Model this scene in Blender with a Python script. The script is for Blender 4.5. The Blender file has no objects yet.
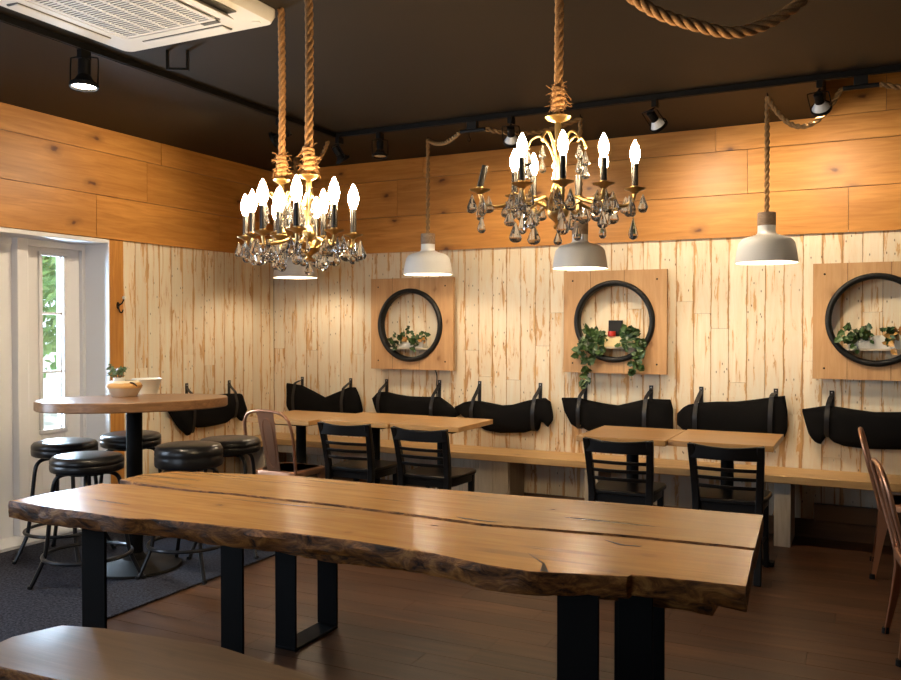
import bpy, bmesh, math, random
from mathutils import Vector, Matrix
R = math.radians
PI = math.pi
random.seed(7)
sc = bpy.context.scene
C = sc.collection

# ------------------------------------------------------------------ camera
cam_data = bpy.data.cameras.new('camera')
cam_data.sensor_width = 36.0
cam_data.lens = 851.95 / 901 * 36.0
cam_data.clip_start = 0.05
cam = bpy.data.objects.new('camera', cam_data)
C.objects.link(cam)
cam.location = (4.876, -6.2, 1.42)
cam.rotation_euler = (PI / 2 - 0.015977, 0, 0.46223)
sc.camera = cam

# ------------------------------------------------------------------ world, sun, daylight, exposure
world = bpy.data.worlds.new('world')
sc.world = world
world.use_nodes = True
wn = world.node_tree.nodes
wn['Background'].inputs[0].default_value = (0.78, 0.88, 1.0, 1)
wn['Background'].inputs[1].default_value = 2.6
sun_d = bpy.data.lights.new('sun', 'SUN')
sun_d.energy = 5.0
sun_d.angle = R(1)
sun = bpy.data.objects.new('sun', sun_d)
C.objects.link(sun)
sun.rotation_euler = (0, R(42), R(12))          # from the east, over the roof, onto the garden

def area_light(name, loc, rot, sx, sy, power, col):
    d = bpy.data.lights.new(name, 'AREA')
    d.shape = 'RECTANGLE'; d.size = sx; d.size_y = sy; d.energy = power; d.color = col
    o = bpy.data.objects.new(name, d); C.objects.link(o)
    o.location = loc; o.rotation_euler = rot
    return o
DAY = (0.62, 0.78, 1.0)
area_light('daylight_front_window', (1.7, -8.28, 1.5), (R(90), 0, 0), 2.3, 1.4, 24, DAY)
area_light('daylight_door_glass', (-0.36, -2.11, 1.3), (R(90), 0, R(-90)), 0.2, 1.2, 110, DAY)
area_light('daylight_side_window', (-0.26, -4.3, 1.35), (R(90), 0, R(-90)), 1.2, 1.2, 60, DAY)

sc.view_settings.view_transform = 'Standard'
sc.view_settings.look = 'None'
sc.view_settings.gamma = 1.0
sc.view_settings.use_curve_mapping = False
sc.view_settings.exposure = 0.0
sc.cycles.caustics_reflective = False
sc.cycles.caustics_refractive = False
sc.cycles.sample_clamp_indirect = 3.0
sc.cycles.blur_glossy = 0.6
BULB = 185.0            # radiance of a lit candle bulb
PENDANT = 330.0
WARM = (1.0, 0.735, 0.425)

# ------------------------------------------------------------------ material helpers
def new_mat(name):
    m = bpy.data.materials.new(name); m.use_nodes = True
    nt = m.node_tree
    return m, nt, nt.nodes['Principled BSDF']
def node(nt, t, **k):
    n = nt.nodes.new(t)
    for a, v in k.items(): setattr(n, a, v)
    return n
def ramp(nt, fac, stops, interp='LINEAR'):
    n = node(nt, 'ShaderNodeValToRGB'); e = n.color_ramp.elements
    n.color_ramp.interpolation = interp
    while len(e) < len(stops): e.new(0.5)
    for i, (p, c) in enumerate(stops):
        e[i].position = p; e[i].color = (c[0], c[1], c[2], 1) if len(c) == 3 else c
    nt.links.new(fac, n.inputs[0])
    return n.outputs[0]
def mixc(nt, fac, a, b, mode='MIX'):
    n = node(nt, 'ShaderNodeMix', data_type='RGBA', blend_type=mode)
    for s, v in ((0, fac), (6, a), (7, b)):
        if hasattr(v, 'links'): nt.links.new(v, n.inputs[s])
        elif s == 0: n.inputs[0].default_value = v
        else: n.inputs[s].default_value = (v[0], v[1], v[2], 1)
    return n.outputs[2]
def math_n(nt, op, a, b=None, c=None, clamp=False):
    n = node(nt, 'ShaderNodeMath', operation=op); n.use_clamp = clamp
    for i, v in enumerate((a, b, c)):
        if v is None: continue
        if hasattr(v, 'links'): nt.links.new(v, n.inputs[i])
        else: n.inputs[i].default_value = v
    return n.outputs[0]
def coords(nt, kind, scale, use_rnd=True):
    """kind: 'UV' (metres, u along the grain) or 'Object'; returns a scaled vector shifted per board/object"""
    if kind == 'UV':
        v = node(nt, 'ShaderNodeUVMap', uv_map='UVMap').outputs[0]
        r = node(nt, 'ShaderNodeAttribute', attribute_name='rnd').outputs['Fac']
    else:
        v = node(nt, 'ShaderNodeTexCoord').outputs['Object']
        r = node(nt, 'ShaderNodeObjectInfo').outputs['Random']
    mp = node(nt, 'ShaderNodeMapping'); mp.inputs['Scale'].default_value = scale
    nt.links.new(v, mp.inputs[0])
    out = mp.outputs[0]
    if use_rnd:
        cm = node(nt, 'ShaderNodeCombineXYZ')
        for i, f in enumerate((37.0, 11.0, 53.0)):
            nt.links.new(math_n(nt, 'MULTIPLY', r, f), cm.inputs[i])
        ad = node(nt, 'ShaderNodeVectorMath', operation='ADD')
        nt.links.new(out, ad.inputs[0]); nt.links.new(cm.outputs[0], ad.inputs[1])
        out = ad.outputs[0]
    return out, r
def noise(nt, vec, scale, detail=4.0, rough=0.55, dist=0.0):
    n = node(nt, 'ShaderNodeTexNoise')
    n.inputs['Scale'].default_value = scale; n.inputs['Detail'].default_value = detail
    n.inputs['Roughness'].default_value = rough; n.inputs['Distortion'].default_value = dist
    nt.links.new(vec, n.inputs['Vector'])
    return n.outputs['Fac']
def bump(nt, bsdf, h, strength=0.2, dist=0.01):
    b = node(nt, 'ShaderNodeBump'); b.inputs['Strength'].default_value = strength
    b.inputs['Distance'].default_value = dist
    nt.links.new(h, b.inputs['Height']); nt.links.new(b.outputs[0], bsdf.inputs['Normal'])

def plain(name, col, rough=0.5, metal=0.0, spec=0.5, bumpy=0.0, bscale=200.0, coat=0.0, vary=0.0):
    m, nt, b = new_mat(name)
    b.inputs['Base Color'].default_value = (*col, 1)
    b.inputs['Roughness'].default_value = rough; b.inputs['Metallic'].default_value = metal
    b.inputs['Specular IOR Level'].default_value = spec
    b.inputs['Coat Weight'].default_value = coat
    v = node(nt, 'ShaderNodeTexCoord').outputs['Object']
    nz = noise(nt, v, bscale if bumpy else 14.0, 3.0)
    if vary:
        nt.links.new(mixc(nt, math_n(nt, 'MULTIPLY', nz, vary), col, (col[0] * .35, col[1] * .35, col[2] * .35)), b.inputs['Base Color'])
    if bumpy: bump(nt, b, nz, bumpy, 0.003)
    return m

def wood(name, dark, light, axis=0, kind='Object', rough=0.45, knots=0.5, grain=1.0, coat=0.0, vary=0.35, spec=0.4, knot_col=None, cracks=0.0):
    m, nt, b = new_mat(name)
    sc_ = [9.0 * grain] * 3; sc_[axis] = 0.75 * grain
    vec, r = coords(nt, kind, tuple(sc_))
    g = noise(nt, vec, 3.2, 7.0, 0.62, 0.7)
    col = ramp(nt, g, [(0.28, dark), (0.72, light)])
    sb = [2.2] * 3; sb[axis] = 0.5
    vb, _ = coords(nt, kind, tuple(sb))
    big = noise(nt, vb, 2.0, 3.0)
    dk = tuple(x * 0.55 for x in dark)
    col = mixc(nt, math_n(nt, 'MULTIPLY', ramp(nt, big, [(0.35, (1, 1, 1)), (0.65, (0, 0, 0))]), vary), col, dk)
    br = math_n(nt, 'MULTIPLY_ADD', r, 0.5, 0.75)
    col = mixc(nt, vary, col, mixc(nt, 1.0, col, br, 'MULTIPLY'))
    fine = [60.0] * 3; fine[axis] = 2.0
    vf, _ = coords(nt, kind, tuple(fine))
    fg = noise(nt, vf, 3.0, 3.0)
    col = mixc(nt, math_n(nt, 'MULTIPLY', fg, 0.25), col, dark)
    if knots:
        sk = [3.6] * 3; sk[axis] = 2.2
        vk, _ = coords(nt, kind, tuple(sk))
        wob = node(nt, 'ShaderNodeVectorMath', operation='MULTIPLY_ADD')
        nz = node(nt, 'ShaderNodeTexNoise'); nz.inputs['Scale'].default_value = 5.0
        nt.links.new(vk, nz.inputs['Vector'])
        nt.links.new(nz.outputs['Color'], wob.inputs[0]); wob.inputs[1].default_value = (0.16,) * 3
        nt.links.new(vk, wob.inputs[2])
        vo = node(nt, 'ShaderNodeTexVoronoi', voronoi_dimensions='3D' if axis == 2 else '2D'); vo.inputs['Scale'].default_value = 0.62
        nt.links.new(wob.outputs[0], vo.inputs['Vector'])
        kd = vo.outputs['Distance']
        kc = knot_col or tuple(x * 0.28 for x in dark)
        core = ramp(nt, kd, [(0.0, (1, 1, 1)), (0.02, (0.85,) * 3), (0.034, (0.45,) * 3), (0.05, (0.3,) * 3), (0.12, (0, 0, 0))])
        col = mixc(nt, math_n(nt, 'MULTIPLY', core, knots), col, kc)
    if cracks:
        sk = [7.0] * 3; sk[axis] = 0.6
        vk, _ = coords(nt, kind, tuple(sk))
        cr = ramp(nt, noise(nt, vk, 1.3, 2.0), [(0.66, (0, 0, 0)), (0.70, (1, 1, 1))])
        col = mixc(nt, math_n(nt, 'MULTIPLY', cr, cracks), col, (0.03, 0.015, 0.008))
    nt.links.new(col, b.inputs['Base Color'])
    b.inputs['Roughness'].default_value = rough
    b.inputs['Specular IOR Level'].default_value = spec
    b.inputs['Coat Weight'].default_value = coat
    b.inputs['Coat Roughness'].default_value = 0.25
    bump(nt, b, fg, 0.12, 0.002)
    return m

def painted_boards(name, paint, wood_d, wood_l):
    """vertical planks whose cream paint has worn through along edges and in patches"""
    m, nt, b = new_mat(name)
    vec, r = coords(nt, 'UV', (1.0, 9.0, 1.0))
    g = noise(nt, vec, 4.0, 6.0, 0.6, 0.5)
    wcol = ramp(nt, g, [(0.3, wood_d), (0.7, wood_l)])
    uv = node(nt, 'ShaderNodeUVMap', uv_map='UVMap').outputs[0]
    sx = node(nt, 'ShaderNodeSeparateXYZ'); nt.links.new(uv, sx.inputs[0])
    across = math_n(nt, 'DIVIDE', sx.outputs[1], 0.12)
    edge = math_n(nt, 'MULTIPLY', math_n(nt, 'ABSOLUTE', math_n(nt, 'SUBTRACT', across, 0.5)), 2.0)
    edge_up = math_n(nt, 'POWER', edge, 7.0)
    v2, _ = coords(nt, 'UV', (1.1, 10.0, 1.0))
    wear = noise(nt, v2, 2.6, 9.0, 0.68, 0.9)
    v3, _ = coords(nt, 'UV', (0.9, 1.4, 1.0))
    zone = noise(nt, v3, 1.6, 2.0)
    s = math_n(nt, 'MULTIPLY_ADD', edge_up, 0.17, wear)
    s = math_n(nt, 'MULTIPLY_ADD', zone, 0.20, s)
    bare = ramp(nt, s, [(0.675, (0, 0, 0)), (0.715, (1, 1, 1))])
    thin = ramp(nt, s, [(0.42, (0, 0, 0)), (0.70, (0.33,) * 3)])
    pv = mixc(nt, r, paint, tuple(x * 0.86 for x in paint))
    col = mixc(nt, thin, pv, wood_l)
    col = mixc(nt, math_n(nt, 'MULTIPLY', bare, 0.85), col, wcol)
    v4, _ = coords(nt, 'UV', (1.0, 2.4, 1.0))
    vo = node(nt, 'ShaderNodeTexVoronoi', voronoi_dimensions='2D'); vo.inputs['Scale'].default_value = 7.0
    nt.links.new(v4, vo.inputs['Vector'])
    speck = ramp(nt, vo.outputs['Distance'], [(0.03, (1, 1, 1)), (0.075, (0, 0, 0))])
    v5, _ = coords(nt, 'UV', (1.0, 1.0, 1.0))
    gate = ramp(nt, noise(nt, v5, 2.1, 1.0), [(0.5, (0, 0, 0)), (0.56, (1, 1, 1))])
    col = mixc(nt, math_n(nt, 'MULTIPLY', math_n(nt, 'MULTIPLY', speck, gate), 0.85), col, (0.08, 0.04, 0.02))
    nt.links.new(col, b.inputs['Base Color'])
    b.inputs['Roughness'].default_value = 0.62
    b.inputs['Specular IOR Level'].default_value = 0.25
    bump(nt, b, math_n(nt, 'SUBTRACT', 1.0, bare), 0.15, 0.002)
    return m

def emit(name, col, strength, base=(0.9, 0.9, 0.9)):
    m, nt, b = new_mat(name)
    b.inputs['Base Color'].default_value = (*base, 1)
    b.inputs['Emission Color'].default_value = (*col, 1)
    b.inputs['Emission Strength'].default_value = strength
    return m

M = {}
M['boards'] = painted_boards('cream_paint_boards', (0.86, 0.79, 0.635), (0.42, 0.19, 0.06), (0.74, 0.44, 0.17))
M['pine'] = wood('orange_pine', (0.44, 0.175, 0.032), (0.71, 0.34, 0.085), 0, 'UV', 0.42, 1.0, 1.0, 0.0, 0.35, 0.35, (0.10, 0.03, 0.01))
M['panel'] = wood('pale_fir', (0.46, 0.25, 0.11), (0.64, 0.40, 0.20), 0, 'UV', 0.5, 0.7, 1.1, 0, 0.15, 0.3, (0.16, 0.06, 0.02))
M['slab'] = wood('polished_slab', (0.39, 0.178, 0.040), (0.64, 0.342, 0.092), 0, 'Object', 0.26, 0.45, 0.9, 0.35, 0.35, 0.5, (0.12, 0.04, 0.015), 0.4)
M['slab_bench'] = wood('bench_slab', (0.085, 0.045, 0.021), (0.18, 0.105, 0.052), 0, 'Object', 0.33, 0.3, 1.1, 0.3, 0.4, 0.5)
M['bar_top'] = wood('walnut_top', (0.16, 0.075, 0.03), (0.36, 0.19, 0.085), 0, 'Object', 0.3, 0.0, 1.8, 0.3, 0.5, 0.5)
M['table_top'] = wood('oak_top', (0.47, 0.24, 0.075), (0.64, 0.37, 0.14), 0, 'Object', 0.3, 0.15, 1.4, 0.2, 0.15, 0.5)
M['bench_top'] = wood('pine_bench', (0.46, 0.26, 0.10), (0.66, 0.43, 0.19), 0, 'Object', 0.42, 0.5, 1.1, 0.1, 0.2, 0.4)
M['bench_side'] = wood('grey_painted_pine', (0.40, 0.33, 0.25), (0.60, 0.52, 0.42), 2, 'Object', 0.6, 0.6, 1.0, 0, 0.2, 0.3)
M['shelf_wood'] = plain('pale_shelf', (0.55, 0.47, 0.36), 0.5, vary=0.2)
M['cap'] = wood('grey_driftwood', (0.20, 0.12, 0.07), (0.42, 0.30, 0.20), 0, 'Object', 0.6, 0, 2.0, 0, 0.3)
M['base_brown'] = wood('dark_baseboard', (0.09, 0.045, 0.02), (0.20, 0.105, 0.05), 0, 'UV', 0.5, 0.3)
M['floor'] = wood('walnut_floor', (0.050, 0.0215, 0.010), (0.155, 0.071, 0.033), 0, 'UV', 0.38, 0.25, 0.9, 0.0, 0.7, 0.4)
# bark edge
m, nt, b = new_mat('bark_edge')
v = node(nt, 'ShaderNodeTexCoord').outputs['Object']
mp = node(nt, 'ShaderNodeMapping'); mp.inputs['Scale'].default_value = (1, 2.5, 2.5); nt.links.new(v, mp.inputs[0])
nz = noise(nt, mp.outputs[0], 9.0, 9.0, 0.7, 1.2)
nt.links.new(ramp(nt, nz, [(0.37, (0.02, 0.007, 0.002)), (0.52, (0.20, 0.075, 0.015)), (0.70, (0.50, 0.23, 0.055))]), b.inputs['Base Color'])
b.inputs['Roughness'].default_value = 0.55; b.inputs['Specular IOR Level'].default_value = 0.2
bump(nt, b, nz, 0.7, 0.02)
M['bark'] = m
# carpet mat
m, nt, b = new_mat('charcoal_carpet')
v = node(nt, 'ShaderNodeTexCoord').outputs['Object']
nz = noise(nt, v, 75.0, 5.0, 0.75)
nt.links.new(ramp(nt, nz, [(0.35, (0.006, 0.0065, 0.011)), (0.68, (0.075, 0.08, 0.105))]), b.inputs['Base Color'])
b.inputs['Roughness'].default_value = 0.95; b.inputs['Specular IOR Level'].default_value = 0.1
bump(nt, b, nz, 0.9, 0.006)
M['carpet'] = m
M['ceiling'] = plain('black_ceiling_paint', (0.0165, 0.0115, 0.0062), 0.6, spec=0.2, bumpy=0.03, bscale=30)
M['plaster'] = plain('dim_plaster', (0.42, 0.36, 0.28), 0.8, bumpy=0.05, bscale=40)
M['white_paint'] = plain('white_gloss_paint', (0.80, 0.80, 0.82), 0.4, bumpy=0.03, bscale=60)
M['black_steel'] = plain('black_powder_steel', (0.005, 0.005, 0.005), 0.6, 0.0, 0.10, 0.05, 300)
M['black_metal'] = plain('black_satin_metal', (0.005, 0.0045, 0.004), 0.5, 0.0, 0.15)
M['stool_metal'] = plain('dark_stool_tube', (0.016, 0.017, 0.02), 0.3, 0.4)
M['black_wood'] = plain('black_lacquer_wood', (0.005, 0.0045, 0.0045), 0.33, 0, 0.25, 0.04, 90)
M['vinyl'] = plain('black_vinyl', (0.010, 0.010, 0.011), 0.3, 0, 0.35, 0.04, 220)
M['canvas'] = plain('black_canvas', (0.006, 0.0056, 0.0056), 0.95, 0, 0.05, 0.4, 420)
M['leather'] = plain('black_leather_strap', (0.014, 0.013, 0.013), 0.32, 0, 0.4, 0.1, 120)
M['steel'] = plain('brushed_steel', (0.55, 0.53, 0.5), 0.3, 1.0)
M['copper'] = plain('rose_copper', (0.60, 0.32, 0.20), 0.33, 0.85, vary=0.2)
M['gold'] = plain('antique_brass', (0.62, 0.42, 0.17), 0.3, 1.0, bumpy=0.15, bscale=80)
M['sleeve'] = plain('black_candle_sleeve', (0.02, 0.018, 0.016), 0.25, 0, 0.6)
M['pendant'] = plain('putty_enamel', (0.74, 0.72, 0.68), 0.45)
M['white_pot'] = plain('white_ceramic', (0.78, 0.76, 0.70), 0.4, bumpy=0.02)
M['cream_pot'] = plain('cream_ceramic', (0.72, 0.58, 0.32), 0.45)
M['plastic'] = plain('ivory_plastic', (0.74, 0.71, 0.66), 0.45)
M['plastic_dark'] = plain('grey_slot', (0.10, 0.095, 0.085), 0.6)
M['soil'] = plain('soil', (0.03, 0.02, 0.012), 0.9)
M['black_plastic'] = plain('black_plastic', (0.007, 0.007, 0.007), 0.45, 0.0, 0.25)
M['red'] = plain('red_tin', (0.45, 0.03, 0.02), 0.35)
M['patio'] = plain('pale_patio', (0.62, 0.60, 0.56), 0.9, vary=0.2)
M['trunk'] = plain('tree_bark', (0.12, 0.08, 0.05), 0.9, bumpy=0.6, bscale=30)
M['iron'] = plain('cast_iron_brown', (0.03, 0.018, 0.012), 0.4, 0.6)
M['lamp_white'] = plain('white_reflector_shade', (0.78, 0.77, 0.76), 0.35)
M['chrome'] = plain('chrome_reflector', (0.75, 0.72, 0.66), 0.12, 1.0)
# rope
def ropemat(name, a, b_):
    m, nt, b = new_mat(name)
    v = node(nt, 'ShaderNodeTexCoord').outputs['Object']
    nz = noise(nt, v, 240.0, 3.0, 0.7)
    nt.links.new(ramp(nt, nz, [(0.3, a), (0.7, b_)]), b.inputs['Base Color'])
    b.inputs['Roughness'].default_value = 0.85; bump(nt, b, nz, 0.6, 0.002)
    return m
M['rope'] = ropemat('manila_rope', (0.20, 0.09, 0.026), (0.46, 0.24, 0.085))
M['cord'] = ropemat('dark_twisted_cord', (0.14, 0.07, 0.024), (0.40, 0.23, 0.085))
# basket: two-tone
m, nt, b = new_mat('two_tone_bowl')
v = node(nt, 'ShaderNodeTexCoord').outputs['Object']
sx = node(nt, 'ShaderNodeSeparateXYZ'); nt.links.new(v, sx.inputs[0])
nz = noise(nt, v, 18.0, 4.0)
z_ = math_n(nt, 'MULTIPLY_ADD', nz, 0.012, sx.outputs[2])
nt.links.new(ramp(nt, math_n(nt, 'MULTIPLY', z_, 10.0), [(0.56, (0.58, 0.47, 0.33)), (0.60, (0.62, 0.34, 0.11)), (0.86, (0.62, 0.34, 0.11)), (0.9, (0.72, 0.62, 0.45))]), b.inputs['Base Color'])
b.inputs['Roughness'].default_value = 0.6
bump(nt, b, noise(nt, v, 90.0), 0.4, 0.004)
M['bowl'] = m
# leaves
def leafmat(name, a, c):
    m, nt, b = new_mat(name)
    rr = node(nt, 'ShaderNodeAttribute', attribute_name='rnd').outputs['Fac']
    nt.links.new(mixc(nt, rr, a, c), b.inputs['Base Color'])
    b.inputs['Roughness'].default_value = 0.4
    return m
M['ivy'] = leafmat('ivy_leaf', (0.014, 0.040, 0.010), (0.055, 0.105, 0.026))
M['ivy_brown'] = leafmat('withered_leaf', (0.32, 0.13, 0.03), (0.44, 0.24, 0.06))
M['jade'] = leafmat('jade_leaf', (0.05, 0.11, 0.05), (0.16, 0.24, 0.12))
M['tree_leaf'] = leafmat('tree_leaf', (0.12, 0.26, 0.07), (0.30, 0.46, 0.16))
# glass
m, nt, b = new_mat('crystal_glass')
b.inputs['Base Color'].default_value = (1, 1, 1, 1); b.inputs['Roughness'].default_value = 0.0
b.inputs['Transmission Weight'].default_value = 0.95; b.inputs['IOR'].default_value = 1.38
M['crystal'] = m
m, nt, b = new_mat('window_glass')
gl = node(nt, 'ShaderNodeBsdfGlossy'); gl.inputs['Roughness'].default_value = 0.0
tr = node(nt, 'ShaderNodeBsdfTransparent'); tr.inputs[0].default_value = (0.95, 0.98, 0.97, 1)
mx = node(nt, 'ShaderNodeMixShader'); fr = node(nt, 'ShaderNodeFresnel'); fr.inputs[0].default_value = 1.45
nt.links.new(fr.outputs[0], mx.inputs[0]); nt.links.new(tr.outputs[0], mx.inputs[1]); nt.links.new(gl.outputs[0], mx.inputs[2])
nt.links.new(mx.outputs[0], nt.nodes['Material Output'].inputs[0])
M['pane'] = m
M['bulb'] = emit('lit_candle_bulb', WARM, BULB)
M['pbulb'] = emit('lit_pendant_bulb', (1.0, 0.80, 0.56), PENDANT)
M['lampface'] = emit('lit_lamp_face', (1.0, 0.82, 0.60), 14.0)

# ------------------------------------------------------------------ geometry helpers
class MB:
    def __init__(s): s.v = []; s.f = []; s.mi = []; s.uv = {}; s.rnd = {}; s.cur = 0
    def add(s, vs, fs, rnd=None, uvs=None):
        o = len(s.v); s.v += [tuple(p) for p in vs]
        for k, f in enumerate(fs):
            if uvs is not None: s.uv[len(s.f)] = uvs[k]
            if rnd is not None: s.rnd[len(s.f)] = rnd
            s.f.append(tuple(o + i for i in f)); s.mi.append(s.cur)
    def box(s, lo, hi, mat=None, grain=None, rnd=None):
        x0, y0, z0 = lo; x1, y1, z1 = hi
        vs = [(x0, y0, z0), (x1, y0, z0), (x1, y1, z0), (x0, y1, z0), (x0, y0, z1), (x1, y0, z1), (x1, y1, z1), (x0, y1, z1)]
        fs = [(0, 3, 2, 1), (4, 5, 6, 7), (0, 1, 5, 4), (1, 2, 6, 5), (2, 3, 7, 6), (3, 0, 4, 7)]
        uvs = None
        if grain is not None:
            dims = [x1 - x0, y1 - y0, z1 - z0]
            oth = [a for a in range(3) if a != grain]
            wide = max(oth, key=lambda a: dims[a]); other = [a for a in oth if a != wide][0]
            lo_ = (x0, y0, z0)
            uvs = [[(vs[i][grain] - lo_[grain], (vs[i][wide] - lo_[wide]) + 0.3 * (vs[i][other] - lo_[other])) for i in f] for f in fs]
        if mat is not None: vs = [mat @ Vector(p) for p in vs]
        s.add(vs, fs, rnd, uvs)
    def tube(s, path, r, seg=10, closed=False, caps=True, flat=None):
        P = [Vector(p) for p in path]; n = len(P)
        rs = r if isinstance(r, (list, tuple)) else [r] * n
        rings = []; up = None
        for i in range(n):
            a = P[(i - 1) % n] if (closed or i > 0) else P[i]
            b = P[(i + 1) % n] if (closed or i < n - 1) else P[i]
            t = (b - a).normalized()
            if up is None:
                up = Vector((0, 0, 1)) if abs(t.z) < 0.9 else Vector((1, 0, 0))
            u = (up - t * up.dot(t))
            u = u.normalized() if u.length > 1e-6 else t.orthogonal().normalized()
            w = t.cross(u); up = u
            k1, k2 = flat if flat else (1, 1)
            rings.append([P[i] + (u * math.cos(2 * PI * j / seg) * k1 + w * math.sin(2 * PI * j / seg) * k2) * rs[i] for j in range(seg)])
        vs = [p for q in rings for p in q]; fs = []
        for i in range(n if closed else n - 1):
            for j in range(seg):
                a = i * seg + j; b = i * seg + (j + 1) % seg
                c = ((i + 1) % n) * seg + (j + 1) % seg; d = ((i + 1) % n) * seg + j
                fs.append((a, b, c, d))
        if caps and not closed:
            fs.append(tuple(range(seg))[::-1]); fs.append(tuple((n - 1) * seg + j for j in range(seg)))
        s.add(vs, fs)
    def lathe(s, prof, seg=24, mat=None):
        """prof: (r, z) list, bottom to top or any order"""
        vs = []; fs = []; idx = []
        for (r, z) in prof:
            if r < 1e-6: idx.append([len(vs)] * seg); vs.append((0, 0, z))
            else:
                idx.append([len(vs) + j for j in range(seg)])
                vs += [(r * math.cos(2 * PI * j / seg), r * math.sin(2 * PI * j / seg), z) for j in range(seg)]
        for i in range(len(prof) - 1):
            for j in range(seg):
                k = (j + 1) % seg
                q = [idx[i][j], idx[i][k], idx[i + 1][k], idx[i + 1][j]]
                u = []
                for a in q:
                    if a not in u: u.append(a)
                if len(u) >= 3: fs.append(tuple(u))
        if mat is not None: vs = [mat @ Vector(p) for p in vs]
        s.add(vs, fs)
    def prism(s, poly, z0, z1, mat=None):
        n = len(poly)
        vs = [(x, y, z0) for x, y in poly] + [(x, y, z1) for x, y in poly]
        fs = [tuple(range(n))[::-1], tuple(range(n, 2 * n))] + [(i, (i + 1) % n, n + (i + 1) % n, n + i) for i in range(n)]
        if mat is not None: vs = [mat @ Vector(p) for p in vs]
        s.add(vs, fs)
    def loft(s, rings, cap=True):
        n = len(rings[0]); vs = [p for q in rings for p in q]; fs = []
        for i in range(len(rings) - 1):
            for j in range(n):
                fs.append((i * n + j, i * n + (j + 1) % n, (i + 1) * n + (j + 1) % n, (i + 1) * n + j))
        if cap:
            fs.append(tuple(range(n))[::-1]); fs.append(tuple((len(rings) - 1) * n + j for j in range(n)))
        s.add(vs, fs)
    def build(s, name, mats, parent=None, loc=(0, 0, 0), rot=(0, 0, 0), smooth=35, bevel=0, seg=2, fix=True):
        me = bpy.data.meshes.new(name); me.from_pydata(s.v, [], s.f)
        if not isinstance(mats, (list, tuple)): mats = [mats]
        for m in mats: me.materials.append(M[m])
        me.polygons.foreach_set('material_index', s.mi)
        if s.uv:
            ul = me.uv_layers.new(name='UVMap')
            for i, p in enumerate(me.polygons):
                for k, li in enumerate(p.loop_indices):
                    if i in s.uv: ul.data[li].uv = s.uv[i][k]
        if s.rnd:
            at = me.attributes.new('rnd', 'FLOAT', 'FACE')
            for i in range(len(me.polygons)): at.data[i].value = s.rnd.get(i, 0.0)
        if fix:
            bm = bmesh.new(); bm.from_mesh(me); bmesh.ops.recalc_face_normals(bm, faces=bm.faces); bm.to_mesh(me); bm.free()
        me.update()
        if smooth:
            me.polygons.foreach_set('use_smooth', [True] * len(me.polygons))
            me.set_sharp_from_angle(angle=R(smooth))
        o = bpy.data.objects.new(name, me); C.objects.link(o)
        o.location = loc; o.rotation_euler = rot
        if parent is not None: o.parent = parent
        if bevel:
            bv = o.modifiers.new('bevel', 'BEVEL'); bv.width = bevel; bv.segments = seg
            bv.limit_method = 'ANGLE'; bv.angle_limit = R(40)
        return o
def bx(lo, hi, **k):
    b = MB(); b.box(lo, hi, **k); return b
def crisp_top(o):
    me = o.data; top = set(me.polygons[0].edge_keys)
    at = me.attributes.get('sharp_edge') or me.attributes.new('sharp_edge', 'BOOLEAN', 'EDGE')
    for e in me.edges:
        if tuple(sorted(e.vertices)) in top: at.data[e.index].value = True
    return o
def tag(o, label=None, cat=None, group=None, kind=None):
    if label: o['label'] = label
    if cat: o['category'] = cat
    if group: o['group'] = group
    if kind: o['kind'] = kind
    return o
def thing(name, loc, rz, label, cat, group=None):
    o = bpy.data.objects.new(name, None); C.objects.link(o)
    o.empty_display_size = 0.1
    o.location = loc; o.rotation_euler = (0, 0, rz)
    return tag(o, label, cat, group)
def kids(o): return [c for c in bpy.data.objects if c.parent == o]
def dup(o, loc=None, rz=None, label=None, parent=None):
    c = o.copy(); C.objects.link(c)
    if parent is not None: c.parent = parent
    for ch in kids(o): dup(ch, parent=c)
    if loc is not None: c.location = loc
    if rz is not None: c.rotation_euler = (0, 0, rz)
    if label: c['label'] = label
    return c
def struct(name, b, mats, parent=None, **k):
    o = b.build(name, mats, parent, **k)
    if parent is None: o['kind'] = 'structure'
    return o
def arc(c, r, a0, a1, n, plane='xz'):
    out = []
    for i in range(n + 1):
        a = a0 + (a1 - a0) * i / n; u, v = r * math.cos(a), r * math.sin(a)
        out.append((c[0] + u, c[1], c[2] + v) if plane == 'xz' else (c[0] + u, c[1] + v, c[2]) if plane == 'xy' else (c[0], c[1] + u, c[2] + v))
    return out
def smooth_path(pts, n=6, closed=False):
    P = [Vector(p) for p in pts]; out = []; m = len(P)
    for i in range(m if closed else m - 1):
        p1, p2 = P[i], P[(i + 1) % m]
        p0 = P[(i - 1) % m] if (closed or i > 0) else p1
        p3 = P[(i + 2) % m] if (closed or i < m - 2) else p2
        for k in range(n):
            t = k / n
            out.append(0.5 * ((2 * p1) + (p2 - p0) * t + (2 * p0 - 5 * p1 + 4 * p2 - p3) * t * t + (3 * p1 - p0 - 3 * p2 + p3) * t ** 3))
    if not closed: out.append(P[-1])
    return out
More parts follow.
